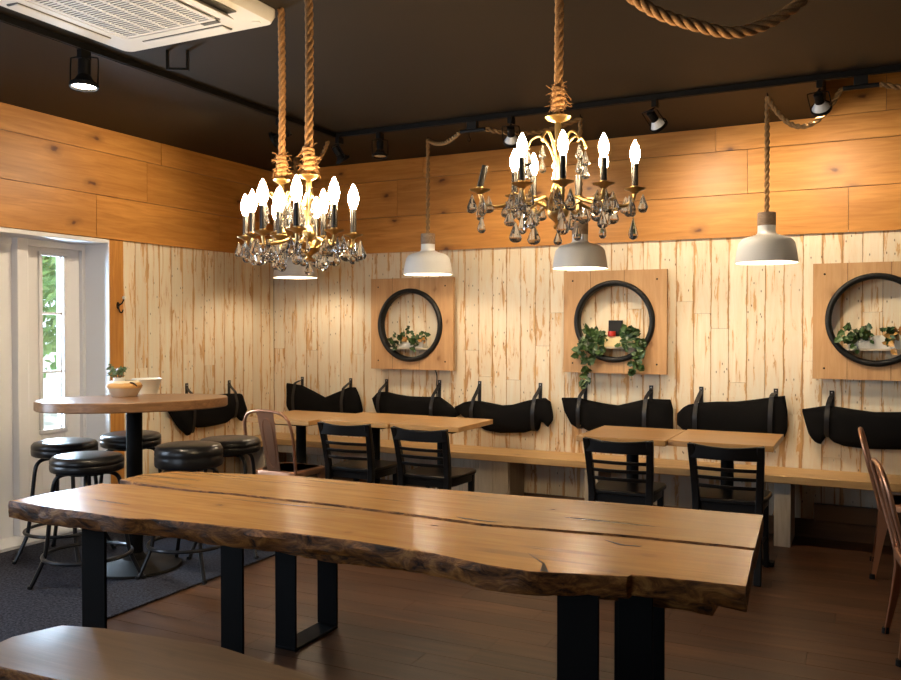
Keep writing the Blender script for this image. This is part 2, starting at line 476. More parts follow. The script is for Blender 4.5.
def rope_mb(path, r, pitch, strands=3, seg=6, step=0.011):
    """a laid rope: strands twisted round the path"""
    P = [Vector(p) for p in path]
    L = [0.0]
    for a, b in zip(P, P[1:]): L.append(L[-1] + (b - a).length)
    n = max(4, int(L[-1] / step)); pts = []; k = 0
    for i in range(n + 1):
        d = L[-1] * i / n
        while k < len(P) - 2 and L[k + 1] < d: k += 1
        t = (d - L[k]) / max(1e-9, L[k + 1] - L[k]); pts.append(P[k].lerp(P[k + 1], min(1, t)))
    mb = MB(); frames = []; up = Vector((1, 0, 0))
    for i in range(n + 1):
        t = (pts[min(n, i + 1)] - pts[max(0, i - 1)]).normalized()
        u = up - t * up.dot(t)
        u = u.normalized() if u.length > 1e-6 else t.orthogonal().normalized()
        up = u; frames.append((u, t.cross(u)))
    for s_ in range(strands):
        sp = []
        for i in range(n + 1):
            a = 2 * PI * (s_ / strands + L[-1] * i / n / pitch); u, w = frames[i]
            sp.append(pts[i] + (u * math.cos(a) + w * math.sin(a)) * r * 0.52)
        mb.tube(sp, r * 0.56, seg)
    return mb
def sag(a, b, drop, n=14):
    a, b = Vector(a), Vector(b)
    return [a.lerp(b, i / n) - Vector((0, 0, 4 * drop * (i / n) * (1 - i / n))) for i in range(n + 1)]

# ================================================================== ROOM SHELL
ZB, ZC = 2.037, 2.81          # underside of pine band, ceiling
XR, YF = 8.2, -8.2            # right wall, front wall
rng = random.Random(3)
# floor of long planks
b = MB(); row = 0; y = YF
while y < 0.1:
    x = -0.4 - rng.random() * 1.2
    while x < XR:
        L = 1.22
        b.box((max(x, -0.4), y + 0.0011, -0.02), (min(x + L, XR) - 0.0016, y + 0.1489, 0.0), grain=0, rnd=rng.random())
        x += L
    y += 0.15
struct('floor', b, 'floor', smooth=0)
struct('subfloor', bx((-0.5, YF - 0.2, -0.08), (XR + 0.2, 0.2, -0.0205)), 'base_brown')

def v_boards(b, a0, a1, z0, z1, put, w=0.12):
    a = a0; k = 0
    while a < a1 - 1e-4:
        e = min(a + w, a1)
        cuts = [z0]
        if rng.random() < 0.75: cuts.append(z0 + (z1 - z0) * (0.15 + 0.75 * rng.random()))
        cuts.append(z1)
        for c0, c1 in zip(cuts, cuts[1:]):
            d = rng.random() * 0.0025
            put(b, a + 0.0012, e - 0.0012, c0 + 0.0008, c1 - 0.0008, d, rng.random())
        a = e; k += 1
# back wall planks: front face y=0
def put_back(b, a0, a1, z0, z1, d, r): b.box((a0, -d, z0), (a1, 0.03, z1), grain=2, rnd=r)
b = MB(); v_boards(b, 0.0, XR, 0.0, ZB + 0.02, put_back)
wall_back = struct('wall_back', b, 'boards', smooth=0)
struct('wall_back_core', bx((-0.3, 0.03, -0.05), (XR + 0.2, 0.2, 3.7)), 'base_brown')
def put_left(b, a0, a1, z0, z1, d, r): b.box((-0.03, a0, z0), (d, a1, z1), grain=2, rnd=r)
b = MB(); v_boards(b, -1.735, -0.004, 0.0, ZB + 0.02, put_left)
struct('wall_left', b, 'boards', smooth=0)
struct('wall_left_core', bx((-0.24, -1.8615, -0.05), (-0.031, 0.03, 2.9)), 'base_brown')
# pine band: horizontal boards standing 25 mm proud
def h_rows(b, zs, a0, a1, put, lens):
    for k, (z0, z1) in enumerate(zip(zs, zs[1:])):
        a = a0 - rng.random() * 1.0
        while a < a1:
            L = lens * (0.6 + 0.8 * rng.random())
            put(b, max(a, a0) + 0.0014, min(a + L, a1) - 0.0014, z0 + 0.002, z1 - 0.002, rng.random() * 0.003, rng.random())
            a += L
b = MB(); h_rows(b, [ZB, 2.335, 2.64, ZC, 3.1, 3.4, 3.6], 0.025, XR, lambda b, a0, a1, z0, z1, d, r: b.box((a0, -0.022 - d, z0), (a1, 0.03, z1), grain=0, rnd=r), 2.0)
struct('trim_1', b, 'pine', smooth=0)
b = MB(); h_rows(b, [ZB, 2.338, 2.64, ZC], YF, 0.0, lambda b, a0, a1, z0, z1, d, r: b.box((-0.03, a0, z0), (0.022 + d, a1, z1), grain=1, rnd=r), 1.9)
struct('trim_2', b, 'pine', smooth=0)
# pine casing beside the door
struct('trim_3', bx((-0.03, -1.862, 0), (0.012, -1.737, ZB), grain=2, rnd=0.4), 'pine', bevel=0.003)
# ceiling with the raised well over the right part of the back wall
WX, WY = 4.574, -1.035
b = MB()
b.box((-0.4, YF - 0.2, ZC), (XR + 0.2, WY, ZC + 0.06))
b.box((-0.4, WY, ZC), (WX, 0.03, ZC + 0.06))
b.box((WX - 0.02, WY, ZC + 0.06), (WX, 0.03, 3.6)); b.box((WX, WY - 0.02, ZC + 0.06), (XR + 0.2, WY, 3.6))
b.box((WX - 0.02, WY - 0.02, 3.6), (XR + 0.2, 0.2, 3.66))
struct('ceiling', b, 'ceiling', smooth=0)
# left wall beyond the door, front and right walls
b = MB()
b.box((-0.24, YF, -0.05), (0, -4.95, ZB)); b.box((-0.24, -4.95, -0.05), (0, -3.65, 0.75)); b.box((-0.24, -4.95, 1.95), (0, -3.65, ZB)); b.box((-0.24, -3.65, -0.05), (0, -3.42, ZB))
b.box((-0.24, YF, ZB), (-0.03, -1.87, 2.9))
struct('wall_left_near_door', b, 'plaster', smooth=0)
b = MB(); b.box((-0.4, YF - 0.15, -0.05), (0.5, YF, 2.9)); b.box((2.9, YF - 0.15, -0.05), (XR + 0.2, YF, 2.9)); b.box((0.5, YF - 0.15, -0.05), (2.9, YF, 0.75)); b.box((0.5, YF - 0.15, 2.25), (2.9, YF, 2.9))
struct('wall_front', b, 'plaster', smooth=0)
struct('wall_right', bx((XR, YF - 0.15, -0.05), (XR + 0.15, 0.2, 3.7)), 'plaster')
def win(name, lo, hi, axis):
    b = MB(); t = 0.05
    (x0, y0, z0), (x1, y1, z1) = lo, hi
    def f(u0, u1, za, zb):
        b.box((u0, y0, za) if axis == 0 else (x0, u0, za), (u1, y1, zb) if axis == 0 else (x1, u1, zb))
    a0, a1 = (x0, x1) if axis == 0 else (y0, y1)
    f(a0, a1, z0, z0 + t); f(a0, a1, z1 - t, z1); f(a0, a0 + t, z0 + t, z1 - t); f(a1 - t, a1, z0 + t, z1 - t); f((a0 + a1) / 2 - 0.02, (a0 + a1) / 2 + 0.02, z0 + t, z1 - t)
    o = struct(name, b, 'white_paint')
    return o
win('window_1', (0.5, YF - 0.09, 0.75), (2.9, YF - 0.03, 2.25), 0)
win('window_2', (-0.18, -4.95, 0.75), (-0.12, -3.65, 1.95), 1)
# baseboard under the bench
struct('baseboard_back', bx((0.0, -0.022, 0.0), (XR, -0.003, 0.125), grain=0, rnd=.3), 'base_brown', bevel=0.003)

# ---- doorway: white reveal, glazed door leaf, mullion, solid leaf
b = MB()
b.box((-0.24, -1.872, 0), (0.013, -1.862, ZB)); b.box((-0.24, -3.42, ZB - 0.03), (0.013, -1.872, ZB)); b.box((-0.30, -3.42, -0.02), (0.02, -1.862, 0.03))
b.box((-0.30, -1.90, 0.03), (-0.22, -1.872, ZB - 0.03)); b.box((-0.30, -3.42, ZB - 0.075), (-0.22, -1.90, ZB - 0.03))
struct('trim_4', b, 'white_paint', bevel=0.002)
def frame_yz(b, x0, x1, y0, y1, z0, z1, t):
    b.box((x0, y0, z0), (x1, y1, z0 + t)); b.box((x0, y0, z1 - t), (x1, y1, z1))
    b.box((x0, y0, z0 + t), (x1, y0 + t, z1 - t)); b.box((x0, y1 - t, z0 + t), (x1, y1, z1 - t))
GY0, GY1, GZ0, GZ1 = -2.222, -2.035, 0.70, 1.915
b = MB(); dx0, dx1 = -0.285, -0.245
b.box((dx0, -2.36, 0.03), (dx1, GY0, ZB - 0.075)); b.box((dx0, GY1, 0.03), (dx1, -1.905, ZB - 0.075)); b.box((dx0, GY0, 0.03), (dx1, GY1, GZ0)); b.box((dx0, GY0, GZ1), (dx1, GY1, ZB - 0.075))
door = struct('door_1', b, 'white_paint', bevel=0.002)
b = MB(); frame_yz(b, dx1 - 0.005, dx1 + 0.014, GY0 - 0.022, GY1 + 0.022, GZ0 - 0.022, GZ1 + 0.022, 0.03)
b.build('glazing_frame', 'white_paint', door, bevel=0.006)
b = MB()
for k in (1, 2): b.box((dx0 + 0.005, GY0, GZ0 + (GZ1 - GZ0) * k / 3 - 0.008), (dx1 + 0.004, GY1, GZ0 + (GZ1 - GZ0) * k / 3 + 0.008))
b.box((dx0 + 0.005, GY1 - 0.032, GZ0), (dx1 + 0.004, GY1 - 0.020, GZ1))
b.build('muntin', 'white_paint', door, bevel=0.003)
bx((-0.268, GY0, GZ0), (-0.262, GY1, GZ1)).build('pane', 'pane', door)
struct('trim_5', bx((-0.29, -2.455, 0.03), (-0.165, -2.375, ZB - 0.03)), 'white_paint', bevel=0.006)
b = MB(); b.box((-0.27, -3.42, 0.03), (-0.22, -2.46, ZB - 0.075))
door2 = struct('door_2', b, 'white_paint', bevel=0.003)
b = MB(); b.lathe([(0.012, 0), (0.012, 0.01), (0.006, 0.014), (0, 0.014)], 12, Matrix.Translation((-0.22, -2.57, 1.83)) @ Matrix.Rotation(R(90), 4, 'Y'))
b.build('peephole', 'black_metal', door2)

# ---- garden outside the door
struct('ground_outside', bx((-30, -30, -0.3), (-0.5, 30, -0.1)), 'patio')
def leaf_cloud(b, pts, size, rr, shape='leaf'):
    for p in pts:
        n = Vector((rr.gauss(0, 1), rr.gauss(0, 1), rr.gauss(0, 1))).normalized()
        u = n.orthogonal().normalized(); w = n.cross(u); s_ = size * (0.6 + 0.8 * rr.random())
        P = Vector(p)
        vs = [P - u * s_, P - u * s_ * .3 + w * s_ * .5 + n * s_ * .12, P + u * s_, P - u * s_ * .3 - w * s_ * .5 + n * s_ * .12]
        b.add(vs, [(0, 1, 2, 3)], rnd=rr.random())
rr = random.Random(5)
t = thing('tree', (-7.2, 3.6, -0.1), 0, 'green leafy garden tree seen outside through the door glass', 'tree')
b = MB(); b.tube([(0, 1.2, 0), (0.05, 1.15, 1.2), (0.0, 0.9, 2.6), (0.1, 0.6, 4)], [.17, .14, .11, .05], 10); b.build('trunk', 'trunk', t)
b = MB(); pts = []
for k in range(22):
    c = Vector((rr.uniform(-1.3, 1.3), rr.uniform(-1.7, 1.7), rr.uniform(1.35, 4.3)))
    for q in range(190):
        d = Vector((rr.gauss(0, 1), rr.gauss(0, 1), rr.gauss(0, 1))).normalized() * (0.75 * rr.random() ** 0.4)
        pts.append(c + d)
leaf_cloud(b, pts, 0.11, rr); b.build('foliage', 'tree_leaf', t, smooth=0, fix=False)

# carpet mat by the door
o = bx((-0.02, -5.2, 0.0005), (1.56, -1.32, 0.012)).build('floor_mat', 'carpet', bevel=0.004)
tag(o, 'charcoal carpet floor mat under the bar stools by the white door', 'mat')

# ================================================================== LONG LIVE EDGE TABLE
def slab_mb(near, far, zt, zb, rr, live_near=True, live_far=True, rough=0.010):
    """near, far: (x, y) lists left to right; top polygon = near then far reversed"""
    def resample(pl, step=0.035):
        out = []
        for (x0, y0), (x1, y1) in zip(pl, pl[1:]):
            n = max(1, int(math.hypot(x1 - x0, y1 - y0) / step))
            out += [(x0 + (x1 - x0) * i / n, y0 + (y1 - y0) * i / n) for i in range(n)]
        out.append(pl[-1]); return out
    A, B = resample(near), resample(far)
    loop = [(x, y, 'n') for x, y in A] + [(x, y, 'f') for x, y in reversed(B)]
    n = len(loop)
    rings = []
    zs = [zt, zt - 0.003, zt - 0.28 * (zt - zb), zt - 0.6 * (zt - zb), zt - 0.9 * (zt - zb), zb]
    ph = [rr.random() * 6 for _ in range(6)]
    for li, z in enumerate(zs):
        ring = []
        for i, (x, y, s_) in enumerate(loop):
            live = live_near if s_ == 'n' else live_far
            sg = -1 if s_ == 'n' else 1
            e = 0.0; dz = 0
            if live and li >= 1:
                e = (0.0, 0.002, 0.008, 0.008, 0.0, -0.02)[li] + (rough * (math.sin(x * 17 + ph[li]) * .5 + rr.uniform(-.6, .6)) if li >= 2 else 0)
                if li >= 4: dz = 0.007 * math.sin(x * 7 + ph[0]) + rr.uniform(-.003, .003)
            elif li == 0: e = -0.002
            elif li == len(zs) - 1: e = -0.003
            ring.append((x, y + sg * e, z + dz))
        rings.append(ring)
    b = MB(); m = n
    vs = [p for q in rings for p in q]
    b.cur = 0; b.add(vs, [tuple(range(n))])
    b.cur = 1
    fs = []
    for i in range(len(rings) - 1):
        for j in range(n): fs.append((i * n + j, (i + 1) * n + j, (i + 1) * n + (j + 1) % n, i * n + (j + 1) % n))
    fs.append(tuple((len(rings) - 1) * n + j for j in range(n))[::-1])
    o = len(b.v); b.f += fs; b.mi += [1] * len(fs)
    return b
NEAR = [(1.903, -4.035), (2.19, -4.045), (2.44, -4.05), (2.54, -4.05), (2.62, -4.02), (2.82, -3.995), (3.14, -3.968), (3.41, -3.958), (3.6, -3.972), (3.71, -3.98), (3.905, -4.022), (4.037, -4.027), (4.22, -3.975), (4.287, -3.956), (4.293, -3.935), (4.384, -3.921), (4.583, -3.904)]
GAP = [(1.925, -3.60), (2.07, -3.566), (2.375, -3.573), (2.585, -3.55), (2.913, -3.55), (3.06, -3.546), (3.5, -3.57), (3.7, -3.585), (3.877, -3.561), (4.18, -3.522), (4.556, -3.508)]
FAR = [(1.913, -3.37), (1.992, -3.241), (2.263, -3.177), (2.577, -3.096), (2.929, -3.099), (3.539, -3.072), (3.989, -3.033), (4.525, -3.003)]
rr = random.Random(11)
t = thing('live_edge_table', (0, 0, 0), 0, 'long honey wood live edge table of two slabs on black steel legs', 'table')
s1 = crisp_top(slab_mb(NEAR, [(x, y - 0.015) for x, y in GAP], 0.75, 0.682, rr, True, False).build('slab', ['slab', 'bark'], t, smooth=40))
s2 = crisp_top(slab_mb([(1.924, -3.517)] + [(x, y + 0.015) for x, y in GAP[1:]], FAR, 0.75, 0.685, rr, True, True, 0.005).build('slab', ['slab', 'bark'], t, smooth=40))
for pts in ([(3.56, -3.515), (3.66, -3.525), (3.74, -3.52), (3.70, -3.535), (3.60, -3.535)], [(4.12, -3.60), (4.19, -3.63), (4.245, -3.622), (4.24, -3.635), (4.18, -3.642)],
            [(2.60, -3.63), (2.95, -3.612), (3.15, -3.603), (2.95, -3.619)], [(4.06, -4.012), (4.04, -3.94), (3.96, -3.85), (4.045, -3.935), (4.085, -4.012)]):
    b = MB(); b.prism(pts, 0.7490, 0.7504); b.build('resin_crack', 'black_plastic', t, smooth=0)
def u_frame(x0, x1, y0, y1, zt, th=0.012, skew=0.0):
    b = MB()
    if skew:
        w = x1 - x0
        for (ya, yb, xa, xb, z0, z1) in ((y0, y1, 0, skew, 0.0, th), (y0, y1, 0, skew, zt - th, zt), (y0, y0 + th, 0, 0, th, zt - th), (y1 - th, y1, skew, skew, th, zt - th)):
            b.loft([[(x0 + xa, ya, z), (x1 + xa, ya, z), (x1 + xb, yb, z), (x0 + xb, yb, z)] for z in (z0, z1)])
        return b
    b.box((x0, y0, 0.0), (x1, y1, th)); b.box((x0, y0, th), (x1, y0 + th, zt)); b.box((x0, y1 - th, th), (x1, y1, zt)); b.box((x0, y0 + th, zt - th), (x1, y1 - th, zt))
    return b
u_frame(2.225, 2.345, -3.975, -3.36, 0.684, skew=0.135).build('leg_frame', 'black_steel', t, bevel=0.002)
u_frame(4.083, 4.203, -3.94, -3.29, 0.684).build('leg_frame', 'black_steel', t, bevel=0.002)

# benches for the long table
t = thing('slab_bench', (0, 0, 0), 0, 'wooden slab bench in the bottom left foreground with brown edge', 'bench')
near = [(2.50, -4.62), (2.9, -4.60), (3.4, -4.62), (4.0, -4.60), (4.62, -4.61)]
far = [(2.47, -4.44), (2.52, -4.30), (2.665, -4.258), (3.096, -4.212), (3.3, -4.24), (3.52, -4.272), (4.0, -4.26), (4.6, -4.25)]
crisp_top(slab_mb(near, far, 0.45, 0.395, rr, True, True, 0.004).build('seat', ['slab_bench', 'bark'], t, smooth=40))
u_frame(2.72, 2.83, -4.56, -4.30, 0.398).build('leg_frame', 'black_steel', t, bevel=0.002)
u_frame(4.30, 4.41, -4.56, -4.30, 0.398).build('leg_frame', 'black_steel', t, bevel=0.002)
t = thing('slab_bench', (0, 0, 0), 0, 'wooden slab bench tucked behind and under the long live edge table', 'bench')
near = [(2.27, -3.213), (2.8, -3.205), (3.4, -3.215), (4.0, -3.20), (4.385, -3.205)]
far = [(2.26, -2.86), (3.0, -2.85), (4.38, -2.85)]
crisp_top(slab_mb(near, far, 0.478, 0.422, rr, True, True, 0.004).build('seat', ['slab_bench', 'bark'], t, smooth=40))
u_frame(2.513, 2.623, -3.195, -2.865, 0.427).build('leg_frame', 'black_steel', t, bevel=0.002)
u_frame(4.04, 4.15, -3.195, -2.865, 0.427).build('leg_frame', 'black_steel', t, bevel=0.002)

# ================================================================== BAR TABLE + STOOLS
BT = (1.005, -2.575)
t = thing('bar_table', (BT[0], BT[1], 0), R(46), 'tall walnut topped bar table on a round black pedestal beside the door', 'table')
def oval(k, z):
    out = []
    for i in range(72):
        a = 2 * PI * i / 72; c_, s_ = math.cos(a), math.sin(a)
        out.append((k * 0.53 * math.copysign(abs(c_) ** 0.95, c_), k * 0.315 * math.copysign(abs(s_) ** 0.95, s_), z))
    return out
b = MB(); b.loft([oval(.985, .944), oval(1, .950), oval(1, .995), oval(.99, 1.0)]); b.build('tabletop', 'bar_top', t, smooth=30)
b = MB(); b.lathe([(0.045, 0.02), (0.045, 0.925), (0.12, 0.925), (0.12, 0.9435)], 24); b.build('column', 'black_steel', t)
b = MB(); b.lathe([(0, 0.0125), (0.257, 0.0125), (0.262, 0.017), (0.257, 0.028), (0.15, 0.045), (0.07, 0.065), (0.046, 0.10)], 48); b.build('base', 'black_metal', t)
GS = 'black vinyl bar stools round the bar table'
def make_stool(label, x, y, rz, seat_z=0.72, rad=0.19, thick=0.085):
    t = thing('bar_stool', (x, y, 0), rz, label, 'stool', GS)
    z1, z0 = seat_z, seat_z - thick
    b = MB(); b.lathe([(0, z0), (rad * .93, z0), (rad * .985, z0 + .006), (rad, z0 + .02), (rad, z0 + thick * .45), (rad * .985, z0 + thick * .5), (rad * 1.0, z0 + thick * .58), (rad * .99, z0 + thick * .78), (rad * .93, z1 - .006), (rad * .8, z1), (0, z1 + .006)], 40)
    b.build('seat', 'vinyl', t, smooth=50)
    b = MB(); b.lathe([(0, z0 - .02), (0.10, z0 - .02), (0.10, z0), (0, z0)], 24); b.build('swivel_plate', 'stool_metal', t)
    k = z0 - 0.015
    for a in range(4):
        an = PI / 4 + a * PI / 2
        pr = [(0.07, k), (0.12, k - .004), (0.152, k - .022), (0.168, k - .06), (0.178, k - .14), (0.190, .36), (0.203, .24), (0.216, .17), (0.245, .10), (0.283, .02), (0.287, .0125)]
        p = smooth_path([(r_ * math.cos(an), r_ * math.sin(an), z) for r_, z in pr], 4)
        b = MB(); b.tube(p, 0.0115, 10); lg = b.build('leg', 'stool_metal', t)
        b = MB(); b.tube([(0.2845 * math.cos(an), 0.2845 * math.sin(an), 0.028), (0.2885 * math.cos(an), 0.2885 * math.sin(an), 0.012)], 0.0145, 10); b.build('foot_cap', 'black_plastic', lg)
    b = MB(); b.tube(arc((0, 0, 0.18), 0.226, 0, 2 * PI, 48, 'xy')[:-1], 0.0105, 8, True); b.build('foot_ring', 'stool_metal', t)
    return t
st = make_stool('black bar stool closest to the white glazed door', 0.437, -2.59, 0.35)
dup(st, (1.03, -2.93, 0), 0.03, 'black bar stool in front of the bar table pedestal, nearest the camera')
dup(st, (0.50, -2.13, 0), 0.1, 'black bar stool behind the bar table, half hidden by the pedestal')
make_stool('plump black cushioned bar stool right of the pedestal, behind the long table', 1.355, -2.50, 0.25, 0.745, 0.19, 0.125)
dup(st, (1.255, -2.04, 0), 0.5, 'black bar stool farthest right, half hidden behind the plump stool')

# bowl with plant on the bar table
bz = 1.0
BWL = (0.835, -2.49)
t = thing('bowl', (BWL[0], BWL[1], bz), 0.4, 'two tone clay bowl standing on the tall bar table', 'bowl')
b = MB(); b.lathe([(0, 0), (0.068, 0), (0.073, 0.004), (0.098, 0.05), (0.103, 0.062), (0.098, 0.074), (0.078, 0.094), (0.072, 0.094), (0.09, 0.068), (0.06, 0.01), (0, 0.008)], 36); b.build('body', 'bowl', t, smooth=60)
b = MB(); b.tube(smooth_path([(0.06, -0.06, 0.086), (0.082, -0.058, 0.082), (0.092, -0.045, 0.068), (0.09, -0.03, 0.058)], 5), 0.004, 8); b.build('handle', 'iron', t)
t = thing('bowl', (0.79, -2.27, bz), 0, 'white round dish behind the clay bowl on the bar table', 'dish')
b = MB(); b.lathe([(0, 0), (0.06, 0), (0.066, 0.02), (0.085, 0.085), (0.092, 0.092), (0.088, 0.094), (0.08, 0.085), (0.055, 0.012), (0, 0.01)], 32); b.build('body', 'white_pot', t, smooth=60)
t = thing('potted_plant', (0.808, -2.506, bz + 0.0125), 0, 'small jade plant in a white pot set inside the clay bowl', 'plant')
b = MB(); b.lathe([(0, 0), (0.026, 0), (0.034, 0.10), (0.030, 0.10), (0.024, 0.085), (0, 0.085)], 20); b.build('pot', 'white_pot', t)
rr = random.Random(21); b = MB(); b2 = MB()
for k in range(7):
    a = rr.random() * 6.28; ex = 0.03 + 0.05 * rr.random(); top = Vector((math.cos(a) * ex - 0.035, math.sin(a) * ex - 0.02, 0.125 + 0.05 * rr.random()))
    b2.tube([(0, 0, 0.08), top * 0.6 + Vector((0, 0, .03)), top], 0.0022, 6)
    for q in range(16):
        p = Vector((0, 0, 0.10)).lerp(top, 0.35 + 0.65 * rr.random()) + Vector((rr.gauss(0, .009), rr.gauss(0, .009), rr.gauss(0, .008)))
        leaf_cloud(b, [p], 0.014, rr)
b2.build('stem', 'trunk', t); b.build('foliage', 'jade', t, smooth=0, fix=False)

# ================================================================== WALL BENCH, TABLES, CHAIRS
BZ = 0.462
t = thing('wall_bench', (0, 0, 0), 0, 'long pale pine bench built along the cream back wall', 'bench')
bx((0.30, -0.375, BZ - 0.05), (7.4, -0.004, BZ)).build('seat', 'bench_top', t, bevel=0.004)
b = MB(); b.box((0.31, -0.355, BZ - 0.115), (2.20, -0.33, BZ - 0.0505)); b.build('apron', 'bench_side', t, bevel=0.002)
b = MB()
for k in range(5): b.box((1.83 + k * 0.122, -0.352, 0.0), (1.95 + k * 0.122, -0.328, BZ - 0.051))
b.box((2.415, -0.327, 0.0), (2.44, -0.026, BZ - 0.051))
b.build('support_panel', 'bench_side', t, bevel=0.002)
for x in (3.03, 4.30, 5.75):
    b = MB(); b.box((x, -0.352, 0.0), (x + 0.10, -0.328, BZ - 0.051)); b.box((x + 0.075, -0.327, 0.0), (x + 0.10, -0.026, BZ - 0.051)); b.build('support_panel', 'bench_side', t, bevel=0.002)
bx((4.52, -0.06, 0.126), (7.3, -0.026, 0.24)).build('wall_rail', 'base_brown', t, bevel=0.002)
t = thing('wall_bench', (0, 0, 0), 0, 'short pine bench along the left wall below the hanging cushion', 'bench')
bx((0.004, -1.42, BZ - 0.05), (0.297, -0.004, BZ)).build('seat', 'bench_top', t, bevel=0.004)
for y in (-1.36, -0.5):
    bx((0.02, y, 0), (0.28, y + 0.03, BZ - 0.051)).build('support_panel', 'bench_side', t, bevel=0.002)

t = thing('wall_outlet', (1.905, -0.3525, 0.355), 0, 'black twin socket plate on the bench support panel behind the chair', 'outlet')
bx((-0.035, -0.006, -0.06), (0.035, 0, 0.06)).build('plate', 'black_plastic', t, bevel=0.002)
for z in (-0.027, 0.027):
    b = MB(); b.lathe([(0, 0), (0.017, 0), (0.017, 0.003), (0, 0.003)], 16, Matrix.Translation((0, -0.006, z)) @ Matrix.Rotation(R(90), 4, 'X')); b.build('socket', 'white_pot', t)

GT = 'small square dining tables along the wall bench'
def make_table(label, x0, x1, y0, y1, z=0.752):
    cx, cy = (x0 + x1) / 2, (y0 + y1) / 2
    t = thing('dining_table', (cx, cy, 0), 0, label, 'table', GT)
    w, d = (x1 - x0) / 2, (y1 - y0) / 2
    bx((-w, -d, z - 0.034), (w, d, z)).build('tabletop', 'table_top', t, bevel=0.003)
    b = MB(); b.lathe([(0.038, 0.03), (0.038, z - 0.06)], 20); b.box((-0.16, -0.16, z - 0.06), (0.16, 0.16, z - 0.0345)); b.build('column', 'black_steel', t)
    b = MB()
    for k in range(2):
        m_ = Matrix.Rotation(k * PI / 2 , 4, 'Z')
        b.prism([(-0.27, -0.032), (0.27, -0.032), (0.27, 0.032), (-0.27, 0.032)], 0.008, 0.03 + k * 0.0004, m_)
        for s_ in (-1, 1): b.lathe([(0, 0), (0.02, 0), (0.02, 0.008), (0, 0.008)], 10, m_ @ Matrix.Translation((s_ * 0.25, 0, 0)))
    b.lathe([(0.09, 0.0305), (0.06, 0.05), (0.0385, 0.07)], 20)
    b.build('base', 'black_steel', t, bevel=0.002)
    return t
make_table('honey wood dining table in the corner, behind the copper chair', 0.733, 1.308, -1.28, -0.68)
make_table('middle honey wood table of the left row, before the first black chair', 1.312, 1.888, -1.165, -0.57)
make_table('right end honey wood table of the left row, before the second black chair', 1.892, 2.42, -1.15, -0.585)
make_table('left honey wood table of the right hand pair on black pedestals', 3.245, 3.786, -1.20, -0.60)
make_table('rightmost honey wood table, beside the bare stretch of wall bench', 3.79, 4.375, -1.16, -0.56)

GC = 'black ladder back wooden chairs at the wall tables'
def make_chair(label, x, y, rz):
    """origin under the rear edge of the seat, facing +y"""
    t = thing('dining_chair', (x, y, 0), rz, label, 'chair', GC)
    sz = 0.452
    poly = [(-0.17, 0.0), (0.17, 0.0), (0.195, 0.12), (0.205, 0.33), (0.19, 0.385), (0.15, 0.40), (-0.15, 0.40), (-0.19, 0.385), (-0.205, 0.33), (-0.195, 0.12)]
    b = MB(); b.prism(poly, sz - 0.028, sz); b.build('seat', 'black_wood', t, bevel=0.007)
    b = MB(); b.prism([(p[0] * .9, 0.02 + p[1] * .9) for p in poly], sz - 0.075, sz - 0.028); b.build('seat_frame', 'black_wood', t, bevel=0.003)
    posts = {}
    for s_ in (-1, 1):
        b = MB()
        path = [(s_ * 0.168, -0.045, 0.0), (s_ * 0.168, -0.012, 0.2), (s_ * 0.17, 0.004, 0.42), (s_ * 0.175, -0.012, 0.55), (s_ * 0.182, -0.045, 0.68), (s_ * 0.186, -0.072, 0.765)]
        P = smooth_path(path, 3); rings = []
        for p in P:
            w_, d_ = 0.020, 0.020 if 0.3 < p.z < 0.6 else 0.017
            rings.append([(p.x - w_, p.y - d_, p.z), (p.x + w_, p.y - d_, p.z), (p.x + w_, p.y + d_, p.z), (p.x - w_, p.y + d_, p.z)])
        b.loft(rings); b.build('rear_post', 'black_wood', t, bevel=0.005)
        b = MB(); x0 = s_ * 0.165
        b.loft([[(x0 * k - h, 0.355 + o - h, z), (x0 * k + h, 0.355 + o - h, z), (x0 * k + h, 0.355 + o + h, z), (x0 * k - h, 0.355 + o + h, z)] for (z, h, k, o) in ((0, 0.013, 1.03, 0.012), (0.25, 0.017, 1.0, 0.0), (sz - 0.03, 0.019, 1.0, 0.0))])
        b.build('leg', 'black_wood', t, bevel=0.004)
        b = MB(); b.tube([(s_ * 0.168, -0.01, 0.20), (s_ * 0.166, 0.355, 0.18)], 0.009, 8); b.build('stretcher', 'black_wood', t)
    b = MB(); b.tube([(-0.167, 0.17, 0.19), (0.167, 0.17, 0.19)], 0.009, 8); b.build('stretcher', 'black_wood', t)
    def curved(z0, z1, w, yb, bow, th, top_bow=0.0):
        b = MB(); rings = []; n = 14
        for i in range(n + 1):
            u = -1 + 2 * i / n; xx = u * w; yy = yb - bow * (1 - u * u)
            zz1 = z1 + top_bow * u * u
            rings.append([(xx, yy - th, z0), (xx, yy + th, z0), (xx, yy + th - 0.006, zz1), (xx, yy - th - 0.006, zz1)])
        b.loft(rings); return b
    curved(0.682, 0.752, 0.202, -0.050, 0.030, 0.011, 0.018).build('top_rail', 'black_wood', t, bevel=0.005)
    for z, yb in ((0.625, -0.034), (0.575, -0.022), (0.525, -0.012)):
        curved(z - 0.0105, z + 0.0105, 0.17, yb, 0.022, 0.006).build('slat', 'black_wood', t, bevel=0.003)
    return t
ch = make_chair('leftmost black ladder back chair, next to the copper chair', 1.665, -1.305, 0.02)
dup(ch, (2.262, -1.335, 0), -0.02, 'second black ladder back chair from left, at the end table of the left row')
dup(ch, (3.543, -1.285, 0), 0.03, 'black ladder back chair at the left table of the right hand pair')
dup(ch, (4.142, -1.255, 0), 0.0, 'rightmost black ladder back chair, beside the corner of the long table')

